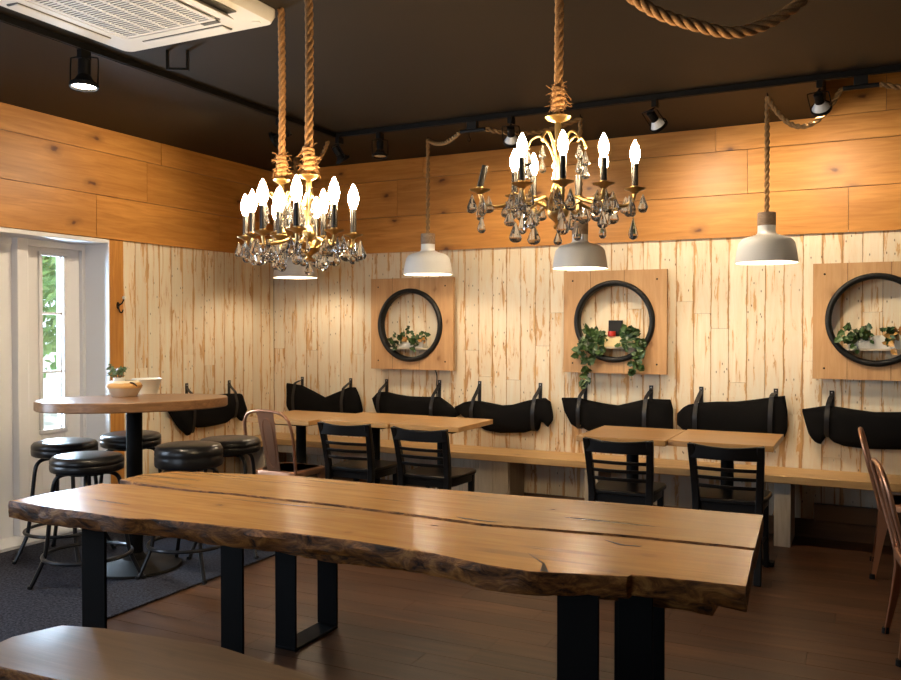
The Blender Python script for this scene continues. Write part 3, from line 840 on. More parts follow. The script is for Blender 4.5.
GM = 'copper coloured metal cafe chairs'
def make_metal_chair(label, x, y, rz):
    """origin under seat centre, facing +y"""
    t = thing('metal_chair', (x, y, 0), rz, label, 'chair', GM)
    def rr_poly(w, d, r, n=5, taper=0.0):
        out = []
        for cx_, cy_, a0 in ((w - r, d - r, 0), (-(w - r), d - r, PI / 2), (-(w - r), -(d - r), PI), (w - r, -(d - r), 1.5 * PI)):
            for i in range(n + 1):
                a = a0 + PI / 2 * i / n; px_, py_ = cx_ + r * math.cos(a), cy_ + r * math.sin(a)
                out.append((px_ * (1 + taper * (py_ / d)), py_))
        return out
    P = rr_poly(0.178, 0.178, 0.06, 6, 0.06)
    def ring(k, z): return [(p[0] * k, p[1] * k, z) for p in P]
    b = MB(); b.loft([ring(0.96, 0.44), ring(1.0, 0.436), ring(1.02, 0.43), ring(1.03, 0.40), ring(1.0, 0.40), ring(0.985, 0.428), ring(0.9, 0.434), ring(0.9, 0.437), ring(0.8, 0.433), ring(0.4, 0.431), ring(0.02, 0.431)][4::-1] ); 
    b.loft([ring(0.96, 0.44), ring(0.90, 0.442), ring(0.80, 0.436), ring(0.4, 0.434), ring(0.01, 0.434)])
    b.build('seat', 'copper', t, smooth=50)
    for sx in (-1, 1):
        for sy in (-1, 1):
            b = MB(); rings = []
            for (z, k, w_) in ((0.0, 1.34, 0.012), (0.03, 1.32, 0.014), (0.2, 1.16, 0.022), (0.34, 1.04, 0.033), (0.43, 1.0, 0.05)):
                cx_, cy_ = sx * 0.150 * k, sy * 0.150 * k
                # angle-section leg, thick at seat, thin at foot
                rings.append([(cx_ + sx * w_ * .55, cy_ + sy * w_ * .55, z), (cx_ - sx * w_ * 1.1, cy_ + sy * w_ * .55, z), (cx_ - sx * w_ * 1.1, cy_ + sy * w_ * .35, z), (cx_ + sx * w_ * .2, cy_ + sy * w_ * .2, z), (cx_ + sx * w_ * .35, cy_ - sy * w_ * 1.1, z), (cx_ + sx * w_ * .55, cy_ - sy * w_ * 1.1, z)])
            if sx * sy < 0: rings = [r_[::-1] for r_ in rings]
            b.loft(rings); lg = b.build('leg', 'copper', t, smooth=40)
            b = MB(); b.lathe([(0, 0.0), (0.016, 0.0), (0.015, 0.028), (0, 0.028)], 10, Matrix.Translation((sx * 0.203, sy * 0.203, 0))); b.build('foot_cap', 'black_plastic', lg)
    pth = [(-0.175, -0.165, 0.40), (-0.186, -0.19, 0.52), (-0.196, -0.225, 0.66), (-0.188, -0.25, 0.77), (-0.15, -0.265, 0.83), (-0.08, -0.272, 0.852), (0, -0.274, 0.856), (0.08, -0.272, 0.852), (0.15, -0.265, 0.83), (0.188, -0.25, 0.77), (0.196, -0.225, 0.66), (0.186, -0.19, 0.52), (0.175, -0.165, 0.40)]
    b = MB(); b.tube(smooth_path(pth, 5), 0.0105, 10); b.build('back_frame', 'copper', t, smooth=60)
    b = MB(); rings = []
    for i in range(9):
        u = i / 8; z = 0.43 + u * 0.42; w_ = 0.052 + 0.018 * u; yy = -0.172 - 0.10 * u
        rings.append([(-w_, yy - .002, z), (w_, yy - .002, z), (w_, yy + .002, z), (-w_, yy + .002, z)])
    b.loft(rings); sp = b.build('splat', 'copper', t, smooth=40)
    b = MB()
    lp = [(-0.026, 0.50), (0.026, 0.50), (0.036, 0.77), (-0.036, 0.77)]
    b.tube(smooth_path([(x_, -0.172 - 0.10 * (z - 0.43) / 0.42 - 0.002, z) for x_, z in lp], 6, True), 0.003, 6, True); b.build('pressed_rib', 'copper', sp, smooth=60)
    return t
mc = make_metal_chair('copper metal chair at the corner table, seen from behind', 1.235, -1.40, 0.0)
dup(mc, (5.075, -0.665, 0), -PI / 2, 'copper metal chair at the right edge, farther one beside the wall bench').scale.z = 0.955
dup(mc, (5.155, -1.965, 0), -PI / 2 + 0.12, 'copper metal chair at the right edge, nearer one cut by the frame').scale.z = 0.96

# ================================================================== HANGING CUSHIONS
GH = 'black canvas back cushions hanging in leather straps'
def interp(pl, x):
    if x <= pl[0][0]: return pl[0][1]
    for (x0, y0), (x1, y1) in zip(pl, pl[1:]):
        if x <= x1: return y0 + (y1 - y0) * (x - x0) / max(1e-6, x1 - x0)
    return pl[-1][1]
def cushion(label, top, bot, straps, wall='back', tmax=0.048, seed=1):
    x0 = min(top[0][0], bot[0][0]); x1 = max(top[-1][0], bot[-1][0])
    rr = random.Random(seed)
    t = thing('back_cushion', (0, 0, 0), 0, label, 'cushion', GH)
    def W(a, d, z): return (a, -d, z) if wall == 'back' else (d, a, z)
    n = 46; rings = []; K = 20; info = []
    for i in range(n + 1):
        u = i / n; x = x0 + (x1 - x0) * u
        zt, zb = interp(top, x), interp(bot, x)
        zm, h = (zt + zb) / 2, max(0.01, (zt - zb) / 2)
        e = min(u, 1 - u) * (x1 - x0)
        th = 0.014 + (tmax - 0.014) * min(1, (e / 0.17)) ** 0.55
        for sx, _ in straps:
            th *= 1 - 0.28 * math.exp(-((x - sx) / 0.035) ** 2)
        cd = 0.012 + tmax
        info.append((x, zt, zb, th, cd))
        rg = []
        for k in range(K):
            a = 2 * PI * k / K; ca, sa = math.cos(a), math.sin(a)
            ex = 0.8
            dd = cd + th * math.copysign(abs(ca) ** ex, ca) + 0.003 * math.sin(x * 23 + sa * 4)
            zz = zm + h * math.copysign(abs(sa) ** ex, sa)
            rg.append(W(x, max(0.006, dd), zz))
        if (wall == 'back'): rg = rg[::-1]
        rings.append(rg)
    b = MB(); b.loft(rings); b.build('pillow', 'canvas', t, smooth=60)
    for sx, sz in straps:
        xf = sx - 0.026
        zt, zb = interp(top, xf), interp(bot, xf)
        fr = 0.012 + 2 * tmax + 0.004
        side = [(sx, 0.005, sz), (sx, 0.007, sz - 0.03), (sx - 0.008, 0.03, (sz + zt) / 2), (sx - 0.018, 0.085, zt + 0.012), (xf + 0.004, fr - 0.02, zt - 0.02), (xf, fr, (zt + zb) / 2 + 0.02), (xf - 0.002, fr - 0.012, zb + 0.03), (xf, 0.075, zb - 0.008), (sx - 0.012, 0.02, zb + 0.012), (sx - 0.004, 0.0045, (zt + zb) / 2), (sx, 0.003, sz - 0.02), (sx, 0.003, sz)]
        P = smooth_path(side, 5); hw = 0.0145; rings = []
        for i, p in enumerate(P):
            a_ = P[max(0, i - 1)]; c_ = P[min(len(P) - 1, i + 1)]
            tg = (c_ - a_); nn = Vector((0, -tg.z, tg.y)); nn = nn.normalized() * 0.0016 if nn.length > 1e-7 else Vector((0, 0.0016, 0))
            rings.append([W(q.x, q.y, q.z) for q in (p + Vector((-hw, 0, 0)) + nn, p + Vector((hw, 0, 0)) + nn, p + Vector((hw, 0, 0)) - nn, p + Vector((-hw, 0, 0)) - nn)])
        b = MB(); b.loft(rings); s_ = b.build('strap', 'leather', t, smooth=45)
        b = MB(); m_ = (Matrix.Translation(W(sx, 0.0066, sz - 0.012)) @ (Matrix.Rotation(R(90), 4, 'X') if wall == 'back' else Matrix.Rotation(R(90), 4, 'Y')))
        b.lathe([(0, 0), (0.005, 0), (0.004, 0.003), (0, 0.004)], 10, m_); b.build('rivet', 'steel', s_)
    return t
cushion('black cushion leftmost on the back wall, above the corner table',
        [(0.19, 0.917), (0.35, 0.90), (0.47, 0.855), (0.592, 0.802), (0.72, 0.85), (0.843, 0.897), (0.909, 0.901), (0.95, 0.82), (0.975, 0.728)],
        [(0.19, 0.70), (0.24, 0.64), (0.5, 0.62), (0.9, 0.64), (0.975, 0.677)], [(0.315, 0.97), (0.826, 0.971)], seed=1)
cushion('black cushion hanging below the leftmost square ring panel',
        [(1.085, 0.817), (1.134, 0.87), (1.236, 0.873), (1.33, 0.855), (1.446, 0.843), (1.6, 0.845), (1.719, 0.849), (1.81, 0.796), (1.897, 0.725)],
        [(1.085, 0.80), (1.121, 0.70), (1.2, 0.64), (1.5, 0.62), (1.8, 0.65), (1.897, 0.71)], [(1.187, 0.973), (1.689, 0.978)], seed=2)
cushion('black cushion third from left on the back wall, right end folded down',
        [(1.861, 0.774), (1.934, 0.813), (2.022, 0.831), (2.096, 0.829), (2.272, 0.803), (2.356, 0.811), (2.478, 0.848), (2.558, 0.865), (2.627, 0.876), (2.675, 0.843), (2.685, 0.77)],
        [(1.861, 0.76), (1.93, 0.70), (2.005, 0.661), (2.135, 0.597), (2.255, 0.583), (2.456, 0.599), (2.546, 0.627), (2.59, 0.69), (2.61, 0.685), (2.647, 0.648), (2.685, 0.70)], [(2.049, 0.98), (2.565, 0.98)], seed=3)
cushion('black cushion hanging under the trailing ivy ring panel',
        [(2.762, 0.881), (2.9, 0.886), (2.953, 0.873), (3.072, 0.853), (3.195, 0.842), (3.308, 0.872), (3.409, 0.898), (3.582, 0.898), (3.59, 0.834)],
        [(2.762, 0.86), (2.778, 0.783), (2.834, 0.681), (2.896, 0.647), (2.906, 0.69), (2.925, 0.66), (2.99, 0.63), (3.3, 0.62), (3.59, 0.66)], [(2.926, 0.987), (3.421, 0.988)], seed=4)
cushion('black cushion between the middle and right ring panels, under a pendant',
        [(3.62, 0.80), (3.66, 0.845), (3.698, 0.867), (3.773, 0.884), (3.898, 0.896), (4.025, 0.902), (4.144, 0.92), (4.254, 0.941), (4.345, 0.954), (4.352, 0.854)],
        [(3.62, 0.72), (3.7, 0.65), (4.0, 0.63), (4.29, 0.655), (4.34, 0.675), (4.352, 0.72)], [(3.776, 0.99), (4.273, 0.994)], seed=5)
cushion('rightmost black cushion with drooping left end, under the right ring panel',
        [(4.445, 0.867), (4.589, 0.897), (4.645, 0.894), (4.757, 0.88), (4.88, 0.867), (5.028, 0.874), (5.2, 0.89), (5.3, 0.86), (5.33, 0.78)],
        [(4.445, 0.85), (4.458, 0.80), (4.479, 0.713), (4.512, 0.659), (4.557, 0.634), (4.597, 0.70), (4.633, 0.659), (4.701, 0.635), (4.827, 0.625), (5.03, 0.632), (5.25, 0.66), (5.33, 0.76)], [(4.622, 0.992), (5.17, 0.99)], seed=6)
cushion('black cushion on the left wall behind the bar table, pointed end down',
        [(-1.358, 0.80), (-1.20, 0.87), (-1.0, 0.86), (-0.701, 0.863), (-0.521, 0.85), (-0.461, 0.715)],
        [(-1.358, 0.78), (-1.25, 0.64), (-1.152, 0.554), (-1.093, 0.64), (-1.05, 0.615), (-0.952, 0.608), (-0.722, 0.617), (-0.602, 0.675), (-0.522, 0.61), (-0.461, 0.70)], [(-1.102, 0.967), (-0.606, 0.964)], wall='left', seed=7)

# ================================================================== RING SHELF PANELS
GP = 'square pine panels with round black ring openings'
def ring_panel(label, x0, x1, z0, z1, cx, cz, r_in=0.262, r_out=0.300, shelf_z=None):
    yf, yb = -0.10, -0.065       # panel front and back
    t = thing('ring_shelf', ((x0 + x1) / 2, yf, z0), 0, label, 'shelf', GP)
    ox, oz = (x0 + x1) / 2, z0
    # panel with a round hole, in three vertical boards
    b = MB(); n = 96; inner = []; outer = []
    W2 = (x1 - x0)
    for i in range(n):
        a = 2 * PI * i / n; c_, s_ = math.cos(a), math.sin(a)
        inner.append((cx + (r_in + .012) * c_, cz + (r_in + .012) * s_))
        ks = []
        if abs(c_) > 1e-9: ks.append(((x1 if c_ > 0 else x0) - cx) / c_)
        if abs(s_) > 1e-9: ks.append(((z1 if s_ > 0 else z0) - cz) / s_)
        k = min(ks); outer.append((cx + k * c_, cz + k * s_))
    for (X_, Z_) in ((x0, z0), (x1, z0), (x1, z1), (x0, z1)):    # snap nearest to true corners
        j = min(range(n), key=lambda q: (outer[q][0] - X_) ** 2 + (outer[q][1] - Z_) ** 2); outer[j] = (X_, Z_)
    seams = [x0, x0 + W2 * 0.27, x0 + W2 * 0.60, x1]
    vs = []; 
    for y_ in (yf, yb):
        vs += [(p[0] - ox, y_ - yf, p[1] - oz) for p in inner] + [(p[0] - ox, y_ - yf, p[1] - oz) for p in outer]
    rv = random.Random(int(cx * 100))
    brd = [rv.random() for _ in range(3)]
    for i in range(n):
        j = (i + 1) % n
        for f in ((i, j, n + j, n + i), (3 * n + i, 3 * n + j, 2 * n + j, 2 * n + i), (n + i, n + j, 3 * n + j, 3 * n + i), (2 * n + i, 2 * n + j, j, i)):
            b.f.append(f); b.mi.append(0)
            mx_ = sum(vs[q][0] for q in f) / 4 + ox
            bi = 0 if mx_ < seams[1] else 1 if mx_ < seams[2] else 2
            b.rnd[len(b.f) - 1] = brd[bi] * 0.3
            b.uv[len(b.f) - 1] = [(vs[q][2], vs[q][0] + 3 + 0.3 * vs[q][1]) for q in f]
    b.v = vs
    b.build('panel', 'panel', t, smooth=0)
    for k in (1, 2):
        for (za, zb) in ((z0, cz - math.sqrt(max(0, (r_out + .0) ** 2 - (seams[k] - cx) ** 2))), (cz + math.sqrt(max(0, r_out ** 2 - (seams[k] - cx) ** 2)), z1)):
            bx((seams[k] - ox - 0.0012, -0.0006, za - oz), (seams[k] - ox + 0.0012, 0.002, zb - oz)).build('seam', 'soil', t, smooth=0)
    for px_, pz_ in ((x0 + .07, z0 + .07), (x1 - .07, z0 + .07), (x0 + .07, z1 - .07), (x1 - .07, z1 - .07)):
        b = MB(); b.lathe([(0, 0), (0.007, 0), (0.006, 0.002), (0, 0.003)], 12, Matrix.Translation((px_ - ox, 0, pz_ - oz)) @ Matrix.Rotation(R(90), 4, 'X')); b.build('screw', 'iron', t)
    # black ring: a deep hoop with a rounded front rim
    b = MB(); b.lathe([(r_in, 0.036), (r_in, -0.016), (r_in + 0.006, -0.024), ((r_in + r_out) / 2, -0.029), (r_out - 0.006, -0.024), (r_out, -0.014), (r_out, -0.0005), (r_in + 0.011, -0.0005), (r_in + 0.011, 0.036), (r_in, 0.036)], 72,
                      Matrix.Translation((cx - ox, 0, cz - oz)) @ Matrix.Rotation(R(-90), 4, 'X'))
    b.build('ring', 'black_plastic', t, smooth=50)
    sz_ = shelf_z or cz - 0.185
    hw = math.sqrt(r_in ** 2 - (sz_ - cz) ** 2) - 0.004
    b = MB(); h2 = math.sqrt(r_in ** 2 - (sz_ - 0.012 - cz) ** 2) - 0.004
    b.add([(cx - ox - hw, -0.02, sz_ - oz), (cx - ox + hw, -0.02, sz_ - oz), (cx - ox + hw, 0.095, sz_ - oz), (cx - ox - hw, 0.095, sz_ - oz), (cx - ox - h2, -0.02, sz_ - oz - .012), (cx - ox + h2, -0.02, sz_ - oz - .012), (cx - ox + h2, 0.095, sz_ - oz - .012), (cx - ox - h2, 0.095, sz_ - oz - .012)],
          [(0, 1, 2, 3), (7, 6, 5, 4), (4, 5, 1, 0), (5, 6, 2, 1), (6, 7, 3, 2), (7, 4, 0, 3)])
    b.build('shelf_board', 'shelf_wood', t, smooth=0)
    return sz_
sA = ring_panel('left square pine panel with black ring, below the second pendant', 1.092, 1.858, 1.066, 1.816, 1.466, 1.43)
sB = ring_panel('middle square pine panel with black ring and trailing ivy', 2.785, 3.552, 1.077, 1.828, 3.17, 1.456)
sC = ring_panel('right square pine panel with black ring, cut by the frame', 4.508, 5.275, 1.075, 1.832, 4.882, 1.462)

def ivy_leaf(b, p, d, size, rr, rnd):
    """a pointed three lobed leaf hanging along d, facing roughly out of the wall"""
    d = d.normalized(); nrm = Vector((rr.gauss(0, .5), -1, rr.gauss(0, .4))).normalized()
    w = d.cross(nrm).normalized(); nrm = w.cross(d)
    pts = [(0, 0, 0), (.25, .42, .06), (.45, .30, .02), (.62, .34, .05), (1.0, 0, -.10), (.62, -.34, .05), (.45, -.30, .02), (.25, -.42, .06)]
    vs = [p + d * (a * size) + w * (c * size) + nrm * (e * size) for a, c, e in pts]
    vs.append(p + d * (.45 * size) - nrm * (.06 * size))
    b.add(vs, [(8, i, (i + 1) % 8) for i in range(8)], rnd=rnd)
def ivy(parent, base, vines, size, seed, mat='ivy', dens=0.022):
    rr = random.Random(seed); b = MB(); s_ = MB()
    for v_ in vines:
        P = smooth_path([base] + v_, 8)
        s_.tube(P, 0.0016, 5)
        L = 0
        for a_, c_ in zip(P, P[1:]):
            L += (c_ - a_).length
            if L > dens:
                L = 0
                for q in range(2):
                    d = Vector((rr.gauss(0, .8), rr.gauss(-.3, .4), rr.gauss(-.25, .6)))
                    pp = c_ + Vector((rr.gauss(0, .008), rr.gauss(-.008, .006), rr.gauss(0, .008)))
                    ivy_leaf(b, pp, d, size * (0.7 + .6 * rr.random()), rr, rr.random())
    b.build('foliage', mat, parent, smooth=0, fix=False); s_.build('vine', 'trunk', parent)
def trough(b, x0, x1, y0, y1, z0, z1, ribs=0):
    t_ = 0.004
    b.box((x0, y0, z0), (x1, y1, z0 + t_)); b.box((x0, y0, z0 + t_), (x1, y0 + t_, z1)); b.box((x0, y1 - t_, z0 + t_), (x1, y1, z1)); b.box((x0, y0 + t_, z0 + t_), (x0 + t_, y1 - t_, z1)); b.box((x1 - t_, y0 + t_, z0 + t_), (x1, y1 - t_, z1))
    for i in range(ribs):
        x = x0 + (x1 - x0) * (i + .5) / ribs; b.box((x - .004, y0 - .003, z0), (x + .004, y0, z1))
def planter(label, x, z, w, h, mat, ribs=0):
    t = thing('planter', (x, -0.10, z), 0, label, 'planter')
    b = MB(); trough(b, -w / 2, w / 2, 0.005, 0.085, 0.0, h, ribs); b.build('pot', mat, t, bevel=0.0015)
    bx((-w / 2 + .0045, 0.0095, 0.005), (w / 2 - .0045, 0.0805, h - 0.012)).build('soil', 'soil', t)
    return t
V = Vector
t = planter('small white planter with two leafy plants in the left ring', 1.468, sA, 0.23, 0.062, 'white_pot')
ivy(t, V((-0.075, 0.04, 0.05)), [[V((-.10, .02, .09)), V((-.14, -.01, .105)), V((-.15, -.02, .06)), V((-.145, -.02, .0))], [V((-.06, .02, .10)), V((-.02, 0, .145)), V((.01, -.01, .12))], [V((-.09, .01, .07)), V((-.11, -.01, .04)), V((-.115, -.02, -.01))]], 0.042, 1)
ivy(t, V((-0.065, 0.03, 0.06)), [[V((-.06, .0, .075)), V((-.03, -.01, .075))]], 0.042, 9, 'ivy_brown')
ivy(t, V((0.07, 0.04, 0.05)), [[V((.06, .02, .10)), V((.05, -.01, .06)), V((.055, -.02, -.01))], [V((.10, .02, .10)), V((.13, 0, .12)), V((.145, -.01, .09))], [V((.07, .02, .09)), V((.03, 0, .08)), V((.04, -.02, .03))]], 0.044, 2)
ivy(t, V((0.09, 0.03, 0.06)), [[V((.10, .0, .06)), V((.12, -.01, .05)), V((.165, -.01, .07))]], 0.034, 8, 'ivy_brown', 0.03)
t = planter('cream planter with long trailing ivy in the middle ring', 3.175, sB, 0.27, 0.075, 'cream_pot')
ivy(t, V((-0.09, 0.04, 0.065)), [[V((-.14, .0, .10)), V((-.19, -.03, .09)), V((-.235, -.04, .03)), V((-.25, -.045, -.05))], [V((-.16, -.01, .11)), V((-.19, -.04, .03)), V((-.20, -.045, -.10)), V((-.19, -.045, -.21)), V((-.20, -.04, -.26))], [V((-.12, -.01, .10)), V((-.11, -.04, .04)), V((-.10, -.045, -.04)), V((-.15, -.045, -.09))], [V((-.18, -.01, .12)), V((-.15, -.04, .05)), V((-.16, -.05, -.04))]], 0.056, 3)
ivy(t, V((0.09, 0.04, 0.065)), [[V((.09, 0, .13)), V((.065, -.03, .09)), V((.07, -.04, .02))], [V((.12, 0, .13)), V((.16, -.03, .09)), V((.21, -.04, .02)), V((.20, -.045, -.08)), V((.215, -.045, -.17))], [V((.10, 0, .10)), V((.13, -.03, .12)), V((.09, -.04, .02))], [V((.14, -.01, .09)), V((.19, -.04, -.01)), V((.16, -.045, -.13)), V((.13, -.045, -.20))]], 0.056, 4)
t = thing('tin', (3.165, -0.063, sB + 0.0755), 0, 'small red tin in front of the black box in the ivy ring', 'tin')
t.location.z = sB + 0.0755
b = MB(); b.lathe([(0, 0), (0.027, 0), (0.028, 0.003), (0.028, 0.034), (0.025, 0.038), (0, 0.038)], 20); b.build('body', 'red', t)
t.location = (3.150, -0.082, sB + 0.0755)
b = bx((-0.052, -0.012, 0), (0.052, 0.012, 0.118)); o = b.build('box', 'black_plastic', None, loc=(3.165, -0.034, sB + 0.0755), bevel=0.003)
tag(o, 'small black box standing upright in the ivy ring', 'box')
t = planter('ribbed white planter with two plants in the right ring', 4.885, sC, 0.33, 0.085, 'white_pot', 26)
ivy(t, V((-0.11, 0.04, 0.07)), [[V((-.12, .01, .12)), V((-.19, -.02, .11)), V((-.20, -.03, .06))], [V((-.09, .01, .13)), V((-.05, -.02, .12)), V((-.04, -.03, .07))], [V((-.12, .0, .10)), V((-.13, -.03, .05)), V((-.10, -.035, -.01))], [V((-.1, .0, .11)), V((-.09, -.03, .07))]], 0.05, 5)
ivy(t, V((0.11, 0.04, 0.07)), [[V((.08, .01, .11)), V((.05, -.02, .12))], [V((.12, .01, .12)), V((.15, -.02, .12))], [V((.09, 0, .09)), V((.06, -.03, .06))]], 0.042, 6)
ivy(t, V((0.11, 0.03, 0.08)), [[V((.10, -.02, .09)), V((.08, -.035, .05)), V((.085, -.035, -.01))], [V((.13, 0, .11)), V((.16, -.02, .09))]], 0.042, 7, 'ivy_brown')
b = MB(); b.tube(smooth_path([(1.665, -0.05, 1.075), (1.668, -0.012, 1.02), (1.664, -0.008, 0.93), (1.668, -0.007, 0.80)], 6), 0.0045, 8)
o = b.build('cable', 'black_plastic'); tag(o, 'thin black cable running down the wall below the left ring panel', 'cable')

# coat hook on the pine casing
t = thing('coat_hook', (0.0125, -1.79, 1.57), 0, 'brown iron coat hook with white knob on the pine door casing', 'hook')
b = MB(); b.lathe([(0, 0), (0.014, 0), (0.012, 0.005), (0, 0.006)], 14, Matrix.Translation((0, 0, 0)) @ Matrix.Rotation(R(90), 4, 'Y') @ Matrix.Scale(1.9, 4, (1, 0, 0)))
b.tube(smooth_path([(0.004, 0, 0.0), (0.04, 0, 0.015), (0.055, 0.005, 0.045)], 6), 0.0055, 8)
b.tube(smooth_path([(0.004, 0, -0.01), (0.02, 0, -0.045), (0.04, 0, -0.05), (0.052, 0, -0.03)], 6), 0.005, 8); b.build('hook', 'iron', t, smooth=60)
b = MB(); b.lathe([(0, -.012), (.011, -.008), (.014, 0), (.011, .008), (0, .012)], 14, Matrix.Translation((0.057, 0.005, 0.055))); b.build('knob', 'white_pot', t, smooth=60)

# ================================================================== TRACK + SPOTS
TX, TY, TZ = 1.385, -1.055, 2.79
b = MB()
b.box((TX - .015, -6.0, TZ - .012), (TX + .015, TY - .016, TZ + .0195)); b.box((TX - .015, TY - .0155, TZ - .012), (5.15, TY + .015, TZ + .0195))
b.box((TX - .004, -6.0, TZ - .015), (TX + .004, TY - .02, TZ - .0115)); b.box((TX + .02, TY - .004, TZ - .015), (5.15, TY + .004, TZ - .0115))
o = b.build('light_track', 'black_metal', bevel=0.002); tag(o, 'black L shaped lighting track along the dark ceiling', 'track')
GL = 'black track spotlights on the ceiling track'
def track_light(label, x, y, tilt, azim, shade='black_metal', lit=False, power=0, target=None, scale=1.0, size=110):
    """tilt from straight down, azim = heading of the beam"""
    t = thing('track_light', (x, y, TZ - 0.0125), 0, label, 'spotlight', GL)
    bx((-.016, -.03, -.045), (.016, .03, -0.001)).build('adapter', 'black_metal', t, bevel=0.002)
    d = Vector((math.sin(tilt) * math.cos(azim), math.sin(tilt) * math.sin(azim), -math.cos(tilt)))
    if target is not None:
        d = (Vector(target) - Vector((x, y, TZ - 0.14))).normalized()
    q = d.to_track_quat('-Z', 'Y').to_matrix().to_4x4()
    piv = Vector((0, 0, -0.118))
    H = Matrix.Translation(piv) @ q @ Matrix.Scale(scale, 4)
    # yoke: wire loop about the head's own axis
    yk = [(-.055, 0, -.04), (-.055, 0, .055), (-.045, 0, .068), (0, 0, .072), (.045, 0, .068), (.055, 0, .055), (.055, 0, -.04)]
    b = MB(); b.tube([H @ Vector(p) for p in smooth_path(yk, 4)], 0.0035, 8); b.tube([Vector((0, 0, -.044)), H @ Vector((0, 0, .072))], 0.005, 8); b.build('yoke', 'black_metal', t)
    b = MB(); b.lathe([(0, .062), (.022, .062), (.025, .058), (.025, .0), (.022, -.002)], 20, H); b.build('socket', 'black_metal', t)
    b = MB(); b.lathe([(.022, 0), (.026, -.006), (.036, -.022), (.050, -.042), (.050, -.0425), (.047, -.0425), (.034, -.022), (.022, -.004)], 24, H); b.build('lamp_shade', shade, t, smooth=60)
    b = MB(); b.lathe([(.0505, -.036), (.056, -.038), (.056, -.054), (.049, -.054), (.049, -.0425)], 28, H); b.build('rim', 'black_metal', t)
    b = MB(); b.lathe([(0, -.052), (.030, -.050), (.0485, -.046), (.0485, -.043)], 24, H); b.build('lamp_face', 'lampface' if lit else 'chrome', t, smooth=60)
    if power:
        ld = bpy.data.lights.new('track_spot', 'SPOT'); ld.energy = power; ld.color = (1.0, 0.80, 0.55); ld.spot_size = R(size); ld.spot_blend = 0.7; ld.shadow_soft_size = 0.035
        lo = bpy.data.objects.new('track_spot', ld); C.objects.link(lo); lo.parent = t
        lo.location = piv + d * 0.062; lo.rotation_euler = d.to_track_quat('-Z', 'Y').to_euler()
    return t
track_light('lit black track spotlight over the left wall, below the air conditioner', TX, -3.234, R(3), R(-62), lit=True, power=230, size=172, scale=1.22)
track_light('black track spotlight behind the left chandelier rope, facing the left wall', TX, -1.69, R(62), R(-140), lit=True, power=55, target=(0.0, -2.15, 2.0))
track_light('unlit black track spotlight just right of the ceiling track corner', 1.42, TY, R(35), R(60))
track_light('black track spotlight with bare faceted bulb, left of the second pendant rope', 1.761, TY, R(5), R(-60), shade='chrome')
track_light('white shaded track spotlight partly hidden by the big chandelier', 2.753, TY, R(25), R(-140), shade='lamp_white', lit=True, power=60, target=(2.45, 0.0, 1.6))
track_light('white shaded track spotlight right of the big chandelier', 3.684, TY, R(35), R(40), shade='lamp_white', lit=True, power=75, target=(4.15, 0.0, 1.75))
track_light('white shaded track spotlight at the corner of the ceiling opening', 4.594, TY, R(25), R(60), shade='lamp_white', lit=True, power=80, target=(4.75, 0.0, 1.9))
GA = 'black cord connectors on the ceiling track'
def adapter(label, x, y):
    t = thing('track_connector', (x, y, TZ - 0.0125), 0, label, 'connector', GA)
    bx((-.035, -.022, -.05), (.035, .022, -0.001)).build('body', 'black_plastic', t, bevel=0.003)
    b = MB(); b.tube([(-.09, 0, -.058), (.09, 0, -.058)], 0.013, 12); b.build('cord_grip', 'black_plastic', t)
adapter('black cord connector on the track left of the big chandelier', 2.477, TY)
adapter('black cord connector on the track under the ceiling opening', 4.798, TY)
# bracket on ceiling
t = thing('ceiling_bracket', (1.72, -2.95, ZC), 0.5, 'small black U shaped bracket on the ceiling beside the air conditioner', 'bracket')
b = MB()
for x in (-.05, .05): b.box((x - .006, -.012, -.1), (x + .006, .012, -0.0005))
b.box((-.044, -.012, -.1), (.044, .012, -.088)); b.build('bracket', 'black_metal', t, bevel=0.002)
t = thing('ceiling_hook', (2.34, -0.82, ZC), 0, 'tiny black hook under the ceiling beside the draped cord', 'hook')
b = MB(); b.tube(smooth_path([(0, 0, -.0005), (0, 0, -.07), (.012, 0, -.09), (0, 0, -.105), (-.012, 0, -.092)], 5), 0.003, 6); b.build('hook', 'black_metal', t)

